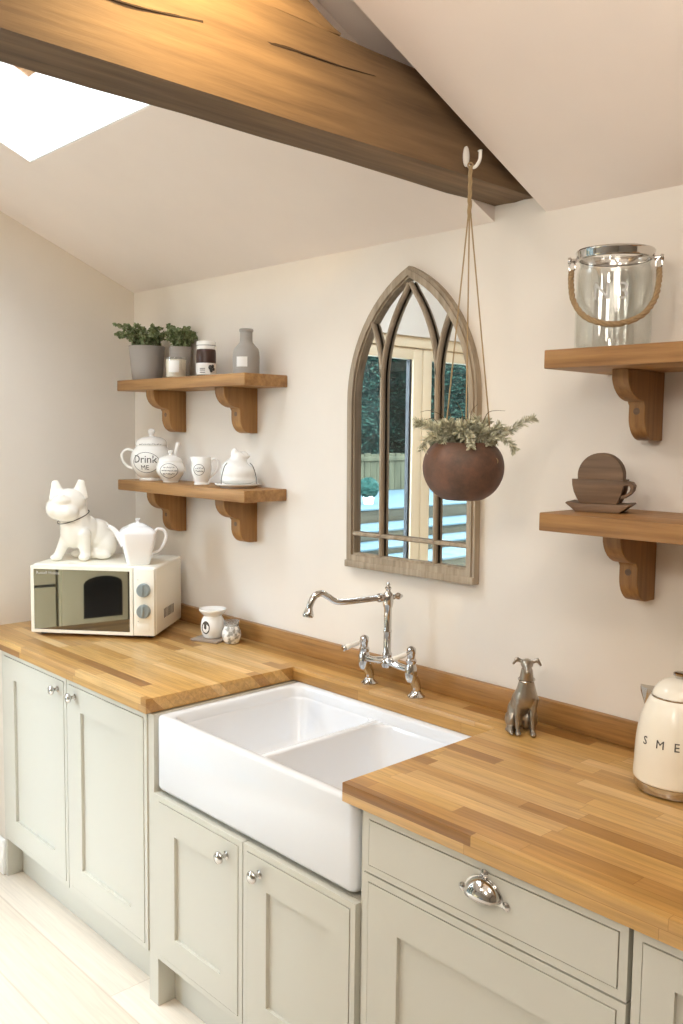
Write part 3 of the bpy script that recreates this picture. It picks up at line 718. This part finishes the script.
# ------------------------------------------------------------------ right shelves
bk = thing('glass_bucket_lantern', 'clear glass bucket with chrome rim and rope handle', 'lantern', (2.343, -.148, ZRU), .53)
gp = smoothprof([(.079, 0), (.083, .004), (.084, .02), (.084, .158), (.082, .180), (.077, .190), (.0775, .200)], 4)
MB().lathe(gp+[(.0755, .200), (.075, .19), (.0795, .175), (.081, .158), (.081, .02), (.077, .009), (0, .008)], 48, cap1=False).build('glass', M['jarglass'], bk)
MB().lathe([(.0785, .203), (.0845, .205), (.086, .209), (.086, .218), (.0875, .221), (.086, .224), (.079, .225), (.077, .221), (.0785, .205)], 48, cap0=False, cap1=False).build('rim', M['chrome'], bk)
for sx in (-1, 1):
    MB().tube([(sx*.084, 0, .206), (sx*.096, 0, .206), (sx*.098, 0, .206), (sx*.104, 0, .206)], [.005, .005, .0085, .007], 12).build('lug', M['chrome'], bk)
    MB().tube([(sx*.094+.007*math.cos(2*PI*i/16), -.006, .192+.011*math.sin(2*PI*i/16)) for i in range(16)], .0018, 6, closed=True).build('ring', M['chrome'], bk)
hp = [(-.095, -.008, .181), (-.0945, -.02, .150), (-.085, -.05, .105), (-.055, -.085, .066), (0, -.098, .050), (.055, -.085, .066), (.085, -.05, .105), (.0945, -.02, .150), (.095, -.008, .181)]
HP = spline(hp, 10); rm = MB(); rs = []
base = MB(); 
for s0 in range(3):
    pts = []
    for i, p in enumerate(HP):
        d_ = (HP[min(i+1, len(HP)-1)]-HP[max(i-1, 0)]).normalized(); u_ = Vector((0, 1, 0)); u_ = (u_-d_*u_.dot(d_)).normalized(); q_ = d_.cross(u_); a = i*.75+2*PI*s0/3
        pts.append(p+(u_*math.cos(a)+q_*math.sin(a))*.0032)
    base.tube(spline(pts, 2), .0038, 8)
base.build('rope_handle', M['rope'], bk)
eb = lambda u, w_, d_: Vector(((.0842+d_)*math.cos(-PI/2-.05+u/.084), (.0842+d_)*math.sin(-PI/2-.05+u/.084), .122+w_))
for ch_, o_ in (('N', -.022), ('3', .024)): link('embossed_letter', text(ch_, .052, (lambda u, w_, d_, o_=o_: eb(u+o_, w_, d_)), .0018), M['emboss'], bk, 0)
# wooden cup-shaped coaster holder
ch = thing('coaster_holder', 'dark wooden coaster holder shaped like cup and saucer', 'coaster holder', (2.318, -.128, ZRL), .32)
Fz = lambda u, w_, a: (u, a, w_)
MB().prism([(-.050, .0), (.050, .0), (.062, .010), (.074, .019), (.072, .022), (.05, .0195), (-.05, .0195), (-.072, .022), (-.074, .019), (-.062, .010)], Fz, -.042, .042, .002).build('saucer', M['darkwood'], ch)
cup = [(-.062, .074)]+[(-.062+.020*(1-math.cos(a)), .074-.050*math.sin(a)) for a in [PI/2*i/8 for i in range(1, 9)]]
cup = [(-.062, .076), (-.061, .062), (-.057, .046), (-.050, .032), (-.042, .0198), (.042, .0198), (.048, .032), (.053, .046), (.056, .062), (.057, .076)]
MB().prism(cup, Fz, -.034, -.020, .002).build('cup_side', M['darkwood'], ch)
MB().prism(cup, Fz, .020, .034, .002).build('cup_side', M['darkwood'], ch)
MB().prism([(-.04, .0198), (.04, .0198), (.04, .026), (-.04, .026)], Fz, -.0199, .0199).build('cup_floor', M['darkwood'], ch)
hpts_o = [(.054, .070), (.064, .074), (.074, .072), (.080, .064), (.078, .052), (.070, .042), (.058, .034), (.050, .032)]
hpts_i = [(.056, .062), (.063, .065), (.069, .064), (.072, .058), (.070, .051), (.064, .045), (.057, .041), (.052, .040)]
MB().prism(hpts_o+hpts_i[::-1], Fz, -.034, .0, .001, 1).build('handle', M['darkwood'], ch)
for k, (y, lab) in enumerate(((-.0095, 'round dark wooden coaster, the front one standing in the wooden cup'), (.0095, 'round dark wooden coaster, the one behind the front coaster'))):
    co = MB().lathe([(.048, -.0088), (.0515, -.0085), (.053, -.006), (.053, .006), (.0515, .0085), (.048, .0088)], 40, (0, 0, 0), Matrix.Rotation(PI/2, 4, 'X')).build('coaster', M['darkwood'])
    fwd = Vector((-math.sin(.32), math.cos(.32), 0))
    co.location = Vector((2.318, -.128, ZRL+.0265+.0580))+fwd*y; co.rotation_euler = (0, 0, .32); tag(co, lab, 'coaster', 'coasters in the wooden cup')
# ------------------------------------------------------------------ microwave and what stands on it
MA = math.atan2(.3045, .3624)
mw = thing('microwave', 'cream microwave oven with dark glass door on the left worktop', 'microwave', (.2461, -.5846, .9205), MA)
WW, WD, WH, FT = .4733, .330, .2565, .010
# local: x along the front, y away from the viewer, z up
MB().box(0, WW, .006, WD, FT, FT+WH, .010, 4).build('body', M['cream'], mw)
dm = MB(); dw = .392
R4 = lambda k: [(.002+k, FT+.004+k), (dw-k, FT+.004+k), (dw-k, FT+WH-.004-k), (.002+k, FT+WH-.004-k)]
dm.ring(R4(0), R4(.012), Fz, -.012, .006)
dr_ = dm.build('door', M['cream'], mw)
MB().prism(R4(.012), Fz, -.0105, .004).build('door_glass', M['mw_glass'], dr_, 0)
pm = MB(); pm.box(dw+.002, WW-.001, -.012, .006, FT+.004, FT+WH-.004, .003); po = pm.build('control_panel', M['cream'], mw)
MB().box(dw+.016, WW-.020, -.0135, -.011, FT+.022, FT+.05, .0012).build('release_button', M['cream'], po)
for z in (.174, .096):
    km = MB(); km.lathe([(.0255, 0), (.0255, .006), (.0235, .016), (.022, .018), (0, .018)], 30, (.434, -.012, FT+z), Matrix.Rotation(PI/2, 4, 'X')); 
    km.box(.430, .438, -.034, -.028, FT+z-.02, FT+z+.02, .001); km.build('dial', M['knob_grey'], po)
link('lettering', text('Russell Hobbs', .0155, lambda u, w_, d_: Vector((.068+u, -.0106-d_, FT+WH-.030+w_)), .0005), M['silver_ink'], dr_, 0)
for z in (.212, .058): 
    link('dial_marking', text('o', .006, lambda u, w_, d_: Vector((.412+u, -.0122-d_, FT+z+w_)), .0004), M['ink'], po, 0)
for x, y in ((.03, .04), (WW-.03, .04), (.03, WD-.04), (WW-.03, WD-.04)):
    MB().lathe([(.012, .0), (.013, .002), (.013, .0105)], 16, (x, y, 0)).build('foot', M['black'], mw)
vm = MB()
for i in range(8): vm.box(WW-.002, WW+.0008, .10+i*.016, .106+i*.016, FT+.05, FT+.085)
vm.build('vent_slot', M['black'], mw, 0)
ZM = .9205+FT+WH+.0004
# bulldog
bg = thing('bulldog_statue', 'white ceramic bulldog statue sitting on the microwave', 'statue', (.2918, -.3881, ZM), 1.0)
b = MB()
b.ball((-.062, .02, .218), (.064, .060, .056)); b.ball((-.094, -.010, .197), (.050, .048, .042)); b.ball((-.070, -.026, .186), (.050, .040, .036)); b.ball((-.112, .004, .200), (.034, .040, .036))
b.ball((-.082, -.028, .232), (.038, .030, .020)); b.ball((-.084, -.044, .246), (.014, .010, .009))
capsule(b, (-.048, .028, .19), (-.038, .032, .13), .054, .062)
b.ball((-.040, .02, .105), (.056, .055, .062)); b.ball((-.01, .05, .11), (.056, .055, .066)); b.ball((.035, .08, .085), (.062, .06, .068)); b.ball((.058, .085, .066), (.058, .06, .062)); b.ball((.072, .058, .05), (.042, .04, .048))
capsule(b, (-.008, -.006, .10), (0, -.004, .02), .030, .020); b.ball((-.006, -.016, .014), (.022, .026, .014))
capsule(b, (-.070, .02, .09), (-.100, .01, .022), .026, .019); b.ball((-.108, .0, .013), (.024, .024, .0135))
b.ball((.060, .022, .017), (.034, .026, .017)); b.ball((.03, .04, .02), (.03, .03, .02)); b.ball((-.035, .08, .016), (.03, .026, .016))
for ex, tx, tz, ey in ((-.104, -.112, .300, .026), (-.024, -.018, .305, .034)):
    e = bmesh.new(); bmesh.ops.create_cone(e, cap_ends=True, segments=20, radius1=.035, radius2=.012, depth=.070)
    ax = Vector((tx-ex, .004, tz-.243)).normalized(); q = Vector((0, 0, 1)).rotation_difference(ax).to_matrix().to_4x4()
    b.merge(e, Matrix.Translation((ex+(tx-ex)*.5, ey+.002, (.238+tz)/2)) @ q @ Matrix.Diagonal((1, .52, 1, 1)))
me = remesh(b, .0042, 7)
for v_ in me.vertices: v_.co.z = max(v_.co.z, .0)
link('body', me, M['cream_glaze'], bg, 80)
em = MB()
for ex, tx, tz, ey in ((-.100, -.108, .303, .030), (-.026, -.022, .309, .034)): pass
# collar: a thin tilted cord round the neck
pts = []
for i in range(40):
    a = 2*PI*i/40; pts.append((-.047+.0585*math.cos(a), .029+.0585*math.sin(a), .164+.020*math.cos(a)+.012*math.sin(a)))
MB().tube(pts, .0016, 6, closed=True).build('collar', M['ink'], bg)
# modern teapot
wp = thing('teapot', 'plain square-bodied white teapot on the microwave beside the bulldog', 'teapot', (.486, -.279, ZM), YAW+.30)
wp.scale = (1.05,)*3
def sq(hw, z, r=.28, n=6):
    return [(p, q, z) for p, q in rrect(-hw, hw, -hw, hw, hw*r, n)]
m = MB(); m.rings([sq(.038, 0, .4), sq(.040, .002, .4), sq(.048, .04, .34), sq(.056, .08, .28), sq(.0605, .108, .26), sq(.0595, .116, .28), sq(.051, .127, .4), sq(.034, .136, .6)], True, True); m.build('body', M['porcelain'], wp)
lm = MB().rings([sq(.034, .1362, .6), sq(.031, .139, .7), sq(.017, .145, .9), sq(.006, .147, .98), sq(.0045, .153, .98), sq(.009, .160, .98), sq(.009, .162, .98)]); lm.build('lid', M['porcelain'], wp)
MB().tube(spline([(-.046, 0, .070), (-.060, 0, .092), (-.074, 0, .113), (-.087, 0, .128), (-.101, 0, .137)], 4), [.0165-.0105*(i/16)**.7 for i in range(17)], 14).build('spout', M['porcelain'], wp)
handle(wp, [(.057, 0, .108), (.068, 0, .122), (.090, 0, .118), (.099, 0, .098), (.092, 0, .07), (.074, 0, .045), (.047, 0, .036)], .0058, M['porcelain'])
# ------------------------------------------------------------------ small worktop things
ca = thing('slate_coaster', 'thin square coaster under the white oil burner', 'coaster', (.738, -.118, .9205), .35)
MB().box(-.058, .058, -.058, .058, 0, .008, .0015).build('tile', M['slate'], ca)
ob = thing('oil_burner', 'white round oil burner with shallow dish top on a coaster', 'oil burner', (.738, -.118, .929), .95)
op = smoothprof([(.030, 0), (.034, .003), (.042, .022), (.0445, .042), (.040, .066), (.033, .079), (.032, .082)], 5)
MB().lathe(op, 36).build('body', M['white_glaze'], ob)
MB().lathe(smoothprof([(.032, .0815), (.040, .088), (.0485, .098), (.050, .104), (.047, .106), (.030, .098), (0, .095)], 4), 40).build('dish', M['white_glaze'], ob)
v_, f_ = [], []
for i in range(24):
    t_ = 2*PI*i/24; z = .042+.024*math.sin(t_); a = -PI/2-.66+.42*math.cos(t_); R_ = interp(op, z)+.0006; v_.append((R_*math.cos(a), R_*math.sin(a), z))
v_.append(((interp(op, .042)+.0008)*math.cos(-PI/2-.66), (interp(op, .042)+.0008)*math.sin(-PI/2-.66), .042))
MB().raw(v_, [(i, (i+1) % 24, 24) for i in range(24)]).build('opening', M['vent'], ob, 0)
vt = thing('votive_jar', 'small marbled glass votive jar leaning beside the oil burner', 'votive', (.829, -.100, .9205), .95)
vp = smoothprof([(.022, 0), (.026, .003), (.034, .022), (.034, .040), (.027, .058), (.0245, .063)], 5)
MB().lathe(vp, 28).build('body', M['pattern'], vt)
MB().lathe([(.0242, .0625), (.027, .070), (.028, .082), (.0265, .082), (.0255, .071), (.0225, .064)], 28, cap0=False, cap1=False).build('glass_collar', M['tglass'], vt)
# greyhound
gh = thing('greyhound_figure', 'small pewter sitting greyhound figure on worktop beside the upstand', 'figurine', (2.113, -.128, .9205), .60)
b = MB()
# x image right, y away, z up : front paws near y=-.03
capsule(b, (.010, -.010, .165), (.010, -.004, .135), .0155, .020); capsule(b, (.010, -.004, .135), (.010, .002, .098), .020, .029)
b.ball((.008, .0, .094), (.030, .027, .033)); b.ball((-.002, .014, .078), (.026, .026, .034)); b.ball((-.012, .028, .048), (.026, .028, .036)); b.ball((-.018, .03, .026), (.026, .028, .026)); b.ball((.012, .032, .03), (.02, .026, .03))
b.ball((.010, -.018, .186), (.0165, .018, .0135)); capsule(b, (.011, -.028, .183), (.013, -.050, .172), .0105, .0072)
for sx in (-1, 1):
    capsule(b, (.010+sx*.014, -.010, .190), (.010+sx*.026, -.012, .196), .005, .0055); capsule(b, (.010+sx*.026, -.012, .196), (.010+sx*.034, -.016, .184), .0055, .0035)
for x0, x1 in ((-.010, -.008), (.027, .030)):
    capsule(b, (x0+.004, -.004, .092), (x0, -.012, .05), .0125, .0085); capsule(b, (x0, -.012, .05), (x1, -.018, .010), .0075, .006); b.ball((x1+.001, -.026, .006), (.008, .013, .006))
for sx in (-1, 1):
    b.ball((.002+sx*.026, .022, .03), (.014, .028, .026)); capsule(b, (.002+sx*.026, .01, .012), (.002+sx*.027, -.022, .007), .008, .007)
capsule(b, (-.03, .03, .012), (-.036, .0, .006), .006, .005); capsule(b, (-.036, .0, .006), (-.022, -.034, .006), .005, .004)
me = remesh(b, .0022, 5)
for v_ in me.vertices: v_.co.z = max(v_.co.z, 0)
link('body', me, M['pewter'], gh, 80)
pts = [(.010+0.0205*math.cos(a), -.006+.0205*math.sin(a), .143+.003*math.sin(a)) for a in [2*PI*i/28 for i in range(28)]]
MB().tube(pts, .0016, 6, closed=True).build('collar', M['nickel'], gh)
# kettle
kt = thing('kettle', 'cream rounded electric kettle on the right worktop', 'kettle', (2.5540, -.176, .9205), .46)
kt.scale = (1.05,)*3
kp = smoothprof([(.083, .022), (.0855, .026), (.0845, .05), (.0825, .10), (.0765, .14), (.069, .165), (.060, .186), (.055, .194)], 6)
MB().lathe(kp, 56).build('body', M['cream'], kt)
MB().lathe([(.077, .002), (.082, .003), (.0835, .008), (.0835, .0215), (.080, .0225)], 56).build('base_ring', M['chrome'], kt)
MB().lathe([(.055, .1945), (.0555, .197), (.0545, .198)], 48, cap0=False, cap1=False).build('lid_seam', M['nickel'], kt)
lo = MB().lathe(smoothprof([(.054, .1955), (.0525, .202), (.044, .216), (.030, .227), (.014, .232), (0, .233)], 5), 48).build('lid', M['cream'], kt)
MB().lathe([(.009, .232), (.010, .236), (.014, .239), (.0145, .243), (.012, .245), (0, .246)], 24).build('lid_knob', M['chrome'], lo)
m = MB(); m.rings([[(-.050, .030+.026, .196), (-.058, .030, .150), (-.050, .030-.022, .196)], [(-.064, .040+.014, .197), (-.068, .034, .160), (-.064, .036-.010, .197)], [(-.078, .046+.006, .199), (-.0775, .045, .186), (-.078, .043-.002, .199)]]); m.build('spout', M['nickel'], kt, 0)
handle(kt, [(.066, -.02, .175), (.10, -.03, .185), (.128, -.038, .165), (.13, -.038, .12), (.118, -.034, .075), (.083, -.024, .06)], .011, M['cream'])
for ch_, a in (('S', -.86), ('M', -.42), ('E', -.02), ('G', .38)):
    link('lettering', wrap(kp, ch_, .024, .110, -PI/2+a), M['nickel'] if False else M['ink'], kt, 0)
# ------------------------------------------------------------------ hanging planter and its hook
hk = thing('wall_hook', 'white double hook screwed to the side of the oak beam', 'hook', (2.0225, -.292, 2.315), world=True)
m = MB(); m.lathe([(.011, 0), (.011, .003), (.008, .005), (0, .006)], 18, (2.020, -.292, 2.345), Matrix.Rotation(PI/2, 4, 'Y') @ Matrix.Diagonal((2.2, 1, 1, 1)))
m.build('back_plate', M['white_glaze'], hk)
MB().tube(spline([(2.024, -.292, 2.328), (2.034, -.292, 2.318), (2.050, -.292, 2.316), (2.062, -.292, 2.328), (2.064, -.292, 2.344), (2.063, -.292, 2.350)], 5), [.0042]*25+[.006], 10).build('prong', M['white_glaze'], hk)
HX, HY = 2.041, -.299
hpn = thing('hanging_planter', 'rusty round bowl planter of silvery rosemary hanging on twine', 'planter', (HX, HY, 1.524), YAW)
# local: z 0 = bowl bottom
bw = [(.030, 0), (.052, .004), (.078, .024), (.094, .052), (.099, .080), (.095, .106), (.084, .126), (.071, .137), (.068, .140), (.064, .140), (.068, .130), (.078, .118)]
MB().lathe(smoothprof(bw, 5), 56, cap1=False).build('bowl', M['rust'], hpn)
MB().lathe([(.071, .130), (.04, .136), (0, .138)], 32).build('soil', M['soil'], hpn)
MB().tube([(.067+.007*math.cos(2*PI*i/16)*.8, -.066, .098+.007*math.sin(2*PI*i/16)) for i in range(16)], .0012, 6, closed=True).build('eyelet', M['twine'], hpn)
HZ = 2.318-1.524
for (a, r_) in ((2.25, .066), (-PI*.52, .066), (.06, .067)):
    e = (r_*math.cos(a), r_*math.sin(a), .139)
    MB().tube([(0, 0, HZ-.085), (e[0]*.5, e[1]*.5, .139+(HZ-.224)*.5), e], .0018, 8).build('twine', M['twine'], hpn)
m = MB()
for s0 in range(3):
    m.tube([(.0032*math.cos(i*.9+s0*2.1), .0032*math.sin(i*.9+s0*2.1), HZ-.115+i*.0115) for i in range(11)], .0026, 7)
m.tube([(.006*math.cos(2*PI*i/14), 0, HZ+.0015+.006*math.sin(2*PI*i/14)) for i in range(14)], .002, 6, closed=True)
m.build('twine_knot', M['twine'], hpn)
random.seed(8)
def sprig(path, n_ring, ll, lw, name='sprig'):
    P = spline(path, 8); lv = MB(); lv.tube(P, [.0016*(1-.6*i/len(P)) for i in range(len(P))], 5)
    for i, p in enumerate(P[2:]):
        d_ = (P[min(i+3, len(P)-1)]-P[i+1]).normalized()
        for k in range(n_ring):
            o_ = rv(); o_ = (o_-d_*o_.dot(d_))
            if o_.length < .1: continue
            leaf(lv, p, o_.normalized()*.85+d_*.65, ll*random.uniform(.7, 1.15), lw, rv())
    return lv.build(name, M['rosemary'], hpn, 0)
Z = .138
sprig([(.045, -.01, Z), (.075, -.02, Z+.022), (.105, -.03, Z+.034), (.132, -.035, Z+.050), (.158, -.04, Z+.062)], 7, .019, .0017)
sprig([(.04, -.03, Z), (.07, -.05, Z+.018), (.095, -.06, Z+.008), (.112, -.065, Z-.012)], 6, .017, .002)
sprig([(-.045, -.01, Z), (-.072, -.02, Z+.03), (-.10, -.025, Z+.046), (-.118, -.03, Z+.048)], 7, .021, .0017)
sprig([(-.05, -.03, Z), (-.078, -.04, Z+.018), (-.098, -.045, Z+.006), (-.104, -.05, Z-.012)], 6, .018, .0019)
sprig([(-.02, -.03, Z), (-.045, -.05, Z+.03), (-.062, -.055, Z+.046)], 9, .018, .0024)
sprig([(.0, -.03, Z), (-.008, -.06, Z+.026), (.004, -.075, Z+.02), (.006, -.085, Z-.005)], 9, .015, .0034)
sprig([(.02, -.03, Z), (.03, -.06, Z+.03), (.034, -.07, Z+.036)], 9, .016, .003)
sprig([(-.01, .02, Z), (-.01, .02, Z+.03), (-.005, .03, Z+.05)], 8, .018, .0026)
sprig([(.03, .02, Z), (.045, .02, Z+.035), (.06, .03, Z+.055)], 8, .018, .0026)
sprig([(-.04, .03, Z), (-.06, .04, Z+.03), (-.075, .05, Z+.045)], 8, .018, .0026)
sprig([(.05, -.02, Z), (.062, -.03, Z+.03), (.08, -.03, Z+.04)], 8, .016, .0026)
for k in range(46):
    a = 2*PI*k/23+random.uniform(-.2, .2); r_ = random.uniform(.03, .055); e_ = random.uniform(.010, .034)
    sprig([(r_*.5*math.cos(a), r_*.5*math.sin(a), Z), (r_*math.cos(a), r_*math.sin(a), Z+random.uniform(.015, .032)), ((r_+e_)*math.cos(a), (r_+e_)*math.sin(a), Z+random.uniform(-.008, .06))], 6, .019, .0019)
bl = MB()
for pth in ([(-.03, 0, Z), (-.05, -.01, Z+.06), (-.085, -.02, Z+.078), (-.11, -.03, Z+.074)], [(-.04, 0, Z), (-.07, -.01, Z+.055), (-.10, -.02, Z+.056), (-.125, -.03, Z+.05)], [(.03, 0, Z), (.045, -.01, Z+.055), (.06, -.01, Z+.078), (.095, -.02, Z+.08)], [(.02, .01, Z), (.015, .0, Z+.07), (.03, -.01, Z+.096)], [(0, .01, Z), (-.005, 0, Z+.07), (-.02, 0, Z+.10)], [(-.02, .01, Z), (-.03, 0, Z+.05), (-.04, 0, Z+.085)]):
    Pp = spline(pth, 6); bl.tube(Pp, [.0016*(1-.8*i/len(Pp)) for i in range(len(Pp))], 5)
bl.build('grass_blade', M['stem'], hpn)
# ------------------------------------------------------------------ the other side of the room (seen in the microwave door)
rc = thing('range_cooker', 'cream range cooker with arched oven window reflected in the microwave door', 'cooker', (1.42, YB+.62, 0), 0)
MB().box(-.25, .25, -.6, 0, .08, .9, .01).build('body', M['range'], rc); MB().box(-.255, .255, -.61, .02, .9, .925, .004).build('hob_top', M['oven_glass'], rc)
def slabdoor(x0, x1, z0, z1):
    o = MB(); o.prism([(x0, z0), (x1, z0), (x1, z1), (x0, z1)], lambda u, w_, a: (u, a, w_), .001, .025, .004); return o
do = slabdoor(-.235, .235, .30, .76).build('oven_door', M['range'], rc)
pts = [(-.085, .36), (.195, .36), (.195, .60)]+[(.055+.14*math.cos(a), .60+.055*math.sin(a)) for a in [PI*i/8 for i in range(1, 8)]]+[(-.085, .60)]
MB().prism(pts, lambda u, w_, a: (u, a, w_), .0251, .028).build('oven_window', M['oven_glass'], do, 0)
hb = MB().tube([(-.2, .055, .735), (.2, .055, .735)], .008, 8); hb.box(-.18, -.165, .025, .055, .728, .742); hb.box(.165, .18, .025, .055, .728, .742); hb.build('door_handle', M['chrome'], do)
slabdoor(-.235, .235, .10, .28).build('lower_drawer', M['range'], rc)
MB().box(-.24, .24, -.58, -.04, .001, .08).build('plinth', M['black'], rc)
for k in range(4): MB().lathe([(.02, 0), (.018, .03), (0, .03)], 14, (-.18+k*.12, .0005, .83), Matrix.Rotation(-PI/2, 4, 'X')).build('dial', M['black'], rc)
for x, lab, mm in ((2.09, 'blue grey cabinet right of the range cooker across the room', 'bluegrey'), (.755, 'cream cabinet left of the range cooker across the room', 'range')):
    cc = thing('base_cabinet', lab, 'cabinet', (x, YB+.6, 0), 0, 'cabinets across the room')
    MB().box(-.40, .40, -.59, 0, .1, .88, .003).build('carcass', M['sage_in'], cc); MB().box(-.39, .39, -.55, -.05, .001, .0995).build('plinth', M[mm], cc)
    for x0, x1, hx in ((-.395, -.005, -.06), (.005, .395, .06)):
        do = slabdoor(x0, x1, .12, .60).build('door', M[mm], cc); MB().box(hx-.006, hx+.006, .026, .05, .47, .56, .003).build('handle', M['black'], do)
        do = slabdoor(x0, x1, .62, .86).build('drawer', M[mm], cc); MB().box((x0+x1)/2-.05, (x0+x1)/2+.05, .026, .05, .74, .752, .003).build('handle', M['black'], do)
    MB().box(-.402, .402, -.595, .03, .881, .92, .003).build('counter_top', M['worktop'], cc)
# ------------------------------------------------------------------ garden beyond the patio doors (seen in the mirror)
struct(MB().box(-14, -.16, -16, 3, -.2, -.03).build('ground', M['paving'], smooth=0))
gs = [(-1.7, -.03, .20), (-2.4, .20, .44), (-2.95, .44, .515), (-3.39, .515, .628), (-4.0, .628, .795)]
for i, (x, zb_, z) in enumerate(gs):
    s = thing('garden_step', ['lowest', 'second lowest', 'middle', 'second highest', 'topmost'][i]+' timber garden terrace step reflected in the mirror', 'step', (x, -6, zb_), group='terraced garden steps', world=True)
    x1 = gs[i+1][0]-.1 if i < 4 else -6.4
    MB().box(x-.1, x, -14, 1, zb_+.0003, z-.022, .004).build('riser', M['sleeper'], s)
    MB().box(x1, x+.02, -14, 1, z-.0215, z, .003).build('tread', M['paving'], s)
fe = thing('garden_fence', 'weathered board fence at the back of the garden', 'fence', (-6.3, -6, .8), world=True)
m = MB(); random.seed(4)
for k in range(110): m.box(-6.31+random.uniform(-.006, .006), -6.285, -14+k*.135, -14+k*.135+.128, -.0299+.826, 1.36+random.uniform(-.01, .01), .003, 1)
m.build('board_panel', M['fence'], fe, 0)
MB().box(-6.285, -6.25, -14, .8, 1.25, 1.32, .004).build('rail', M['fence'], fe)
tpz = thing('topiary', 'ball topiary in white pot on the top garden step', 'plant', (-4.5, -5.96, .7955))
MB().lathe([(.06, 0), (.075, .10), (.078, .105), (.066, .105), (.06, .09)], 24, cap1=False).build('pot', M['white_glaze'], tpz)
m = MB(); m.ball((0, 0, .20), .125, 40, 24)
random.seed(2)
for v_ in m.bm.verts: v_.co += (v_.co-Vector((0, 0, .20))).normalized()*random.uniform(-.012, .014)
m.build('foliage', M['topiary'], tpz); MB().tube([(0, 0, .05), (0, 0, .12)], .012, 8).build('trunk', M['stem'], tpz)
random.seed(9)
for k, (y, h) in enumerate(((-5.0, 6.8), (-9.2, 8.0), (-8.2, 7.2), (-12.8, 8.0), (-11.4, 7.0))):
    hd = thing('conifer_tree', ('first', 'second', 'third', 'fourth', 'fifth')[k]+' dark conifer from the left behind the garden fence', 'tree', (-8.0 if k % 2 == 0 else -10.7, y, -.03), group='conifers behind the fence')
    m = MB()
    for q in range(16):
        z = .5+h*q/17; r_ = (1.25 if k % 2 == 0 else 1.62)*(1-.45*(q/16)**2)
        m.ball((random.uniform(-.1, .1), random.uniform(-.1, .1), z), (r_*.85, r_, .6), 20, 12)
    me = remesh(m, .12, 1)
    for v_ in me.vertices: v_.co += v_.normal*random.uniform(-.05, .07); v_.co.z = max(v_.co.z, .1)
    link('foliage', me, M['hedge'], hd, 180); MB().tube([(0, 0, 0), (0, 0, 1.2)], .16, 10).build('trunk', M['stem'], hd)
# ------------------------------------------------------------------ light
w = bpy.data.worlds.new('World'); sc.world = w; w.use_nodes = True
bg_ = w.node_tree.nodes['Background']; bg_.inputs[0].default_value = (.79, .87, 1.0, 1); bg_.inputs[1].default_value = 13.0
def portal(loc, rot, sx, sy):
    l = bpy.data.lights.new('daylight_portal', 'AREA'); l.shape = 'RECTANGLE'; l.size = sx; l.size_y = sy; l.cycles.is_portal = True
    o = bpy.data.objects.new('daylight_portal', l); C.objects.link(o); o.location = loc; o.rotation_euler = rot
portal((-.13, (DY0+DY1)/2, DZ/2), (0, -PI/2, 0), DZ, DY0-DY1)
aS = math.atan(SL)
for x0, x1, y0, y1 in ((SX0, SX1, SY0, SY1),):
    portal(((x0+x1)/2, (y0+y1)/2, roof((y0+y1)/2)+.36), (-aS, 0, 0), x1-x0, (y0-y1)/math.cos(aS))
def lamp(name, typ, loc, e, col, target=None, size=.06, spot=100, blend=.8):
    l = bpy.data.lights.new(name, typ); l.energy = e; l.color = col; l.shadow_soft_size = size
    if typ == 'SPOT': l.spot_size = math.radians(spot); l.spot_blend = blend
    o = bpy.data.objects.new(name, l); C.objects.link(o); o.location = loc
    if target: o.rotation_euler = (Vector(target)-Vector(loc)).to_track_quat('-Z', 'Y').to_euler()
    return o
warm = (1, .90, .78)
lamp('fill_spot', 'SPOT', (3.6, -1.7, 2.9), 16, warm, (2.9, -.5, .9), .12, 130)  # unseen spots below the ridge, added as fill for the interior
lamp('fill_spot', 'SPOT', (1.3, -1.8, 2.9), 10, warm, (1.2, -.6, .9), .12, 130)
lamp('fill_spot', 'SPOT', (3.0, -2.9, 2.5), 20, warm, (2.0, -.4, 1.3), .15, 130)
lamp('uplighter', 'SPOT', (2.30, -1.12, 2.72), 36, (1, .72, .34), (2.02, -1.06, 2.47), .04, 105, 1)
lamp('ceiling_fill', 'POINT', (2.9, -2.5, 2.25), 8, (1, .93, .85), None, .2)  # unseen point lamps from here on, added to lift ceiling and walls
lamp('ceiling_fill', 'POINT', (3.1, -1.15, 2.32), 7, (1, .88, .76), None, .22)
lamp('ceiling_fill', 'POINT', (2.0, -2.3, 2.3), 12, (1, .93, .85), None, .2)
# ------------------------------------------------------------------ camera
cam = bpy.data.cameras.new('camera'); co = bpy.data.objects.new('camera', cam); C.objects.link(co); sc.camera = co
cam.sensor_fit = 'HORIZONTAL'; cam.sensor_width = 36; cam.lens = 904.434/683*36; cam.clip_start = .05
yaw, pitch, roll = .8129865, -.0882784, .0121301
f_ = Vector((-math.sin(yaw)*math.cos(pitch), math.cos(yaw)*math.cos(pitch), math.sin(pitch)))
r0 = Vector((math.cos(yaw), math.sin(yaw), 0)); u0 = r0.cross(f_)
r_ = r0*math.cos(roll)+u0*math.sin(roll); u_ = -r0*math.sin(roll)+u0*math.cos(roll)
mt = Matrix((r_, u_, -f_)).transposed().to_4x4(); mt.translation = (3.440647, -2.030458, 1.686651)
co.matrix_world = mt
vs_ = sc.view_settings
vs_.view_transform = 'Standard'; vs_.look = 'None'; vs_.gamma = 1; vs_.exposure = 0.80; vs_.use_curve_mapping = False
sc.cycles.use_denoising = True; sc.cycles.max_bounces = 12; sc.cycles.diffuse_bounces = 6; sc.cycles.glossy_bounces = 6; sc.cycles.transmission_bounces = 8; sc.cycles.transparent_max_bounces = 12
sc.cycles.sample_clamp_indirect = 8; sc.cycles.caustics_reflective = False; sc.cycles.caustics_refractive = False
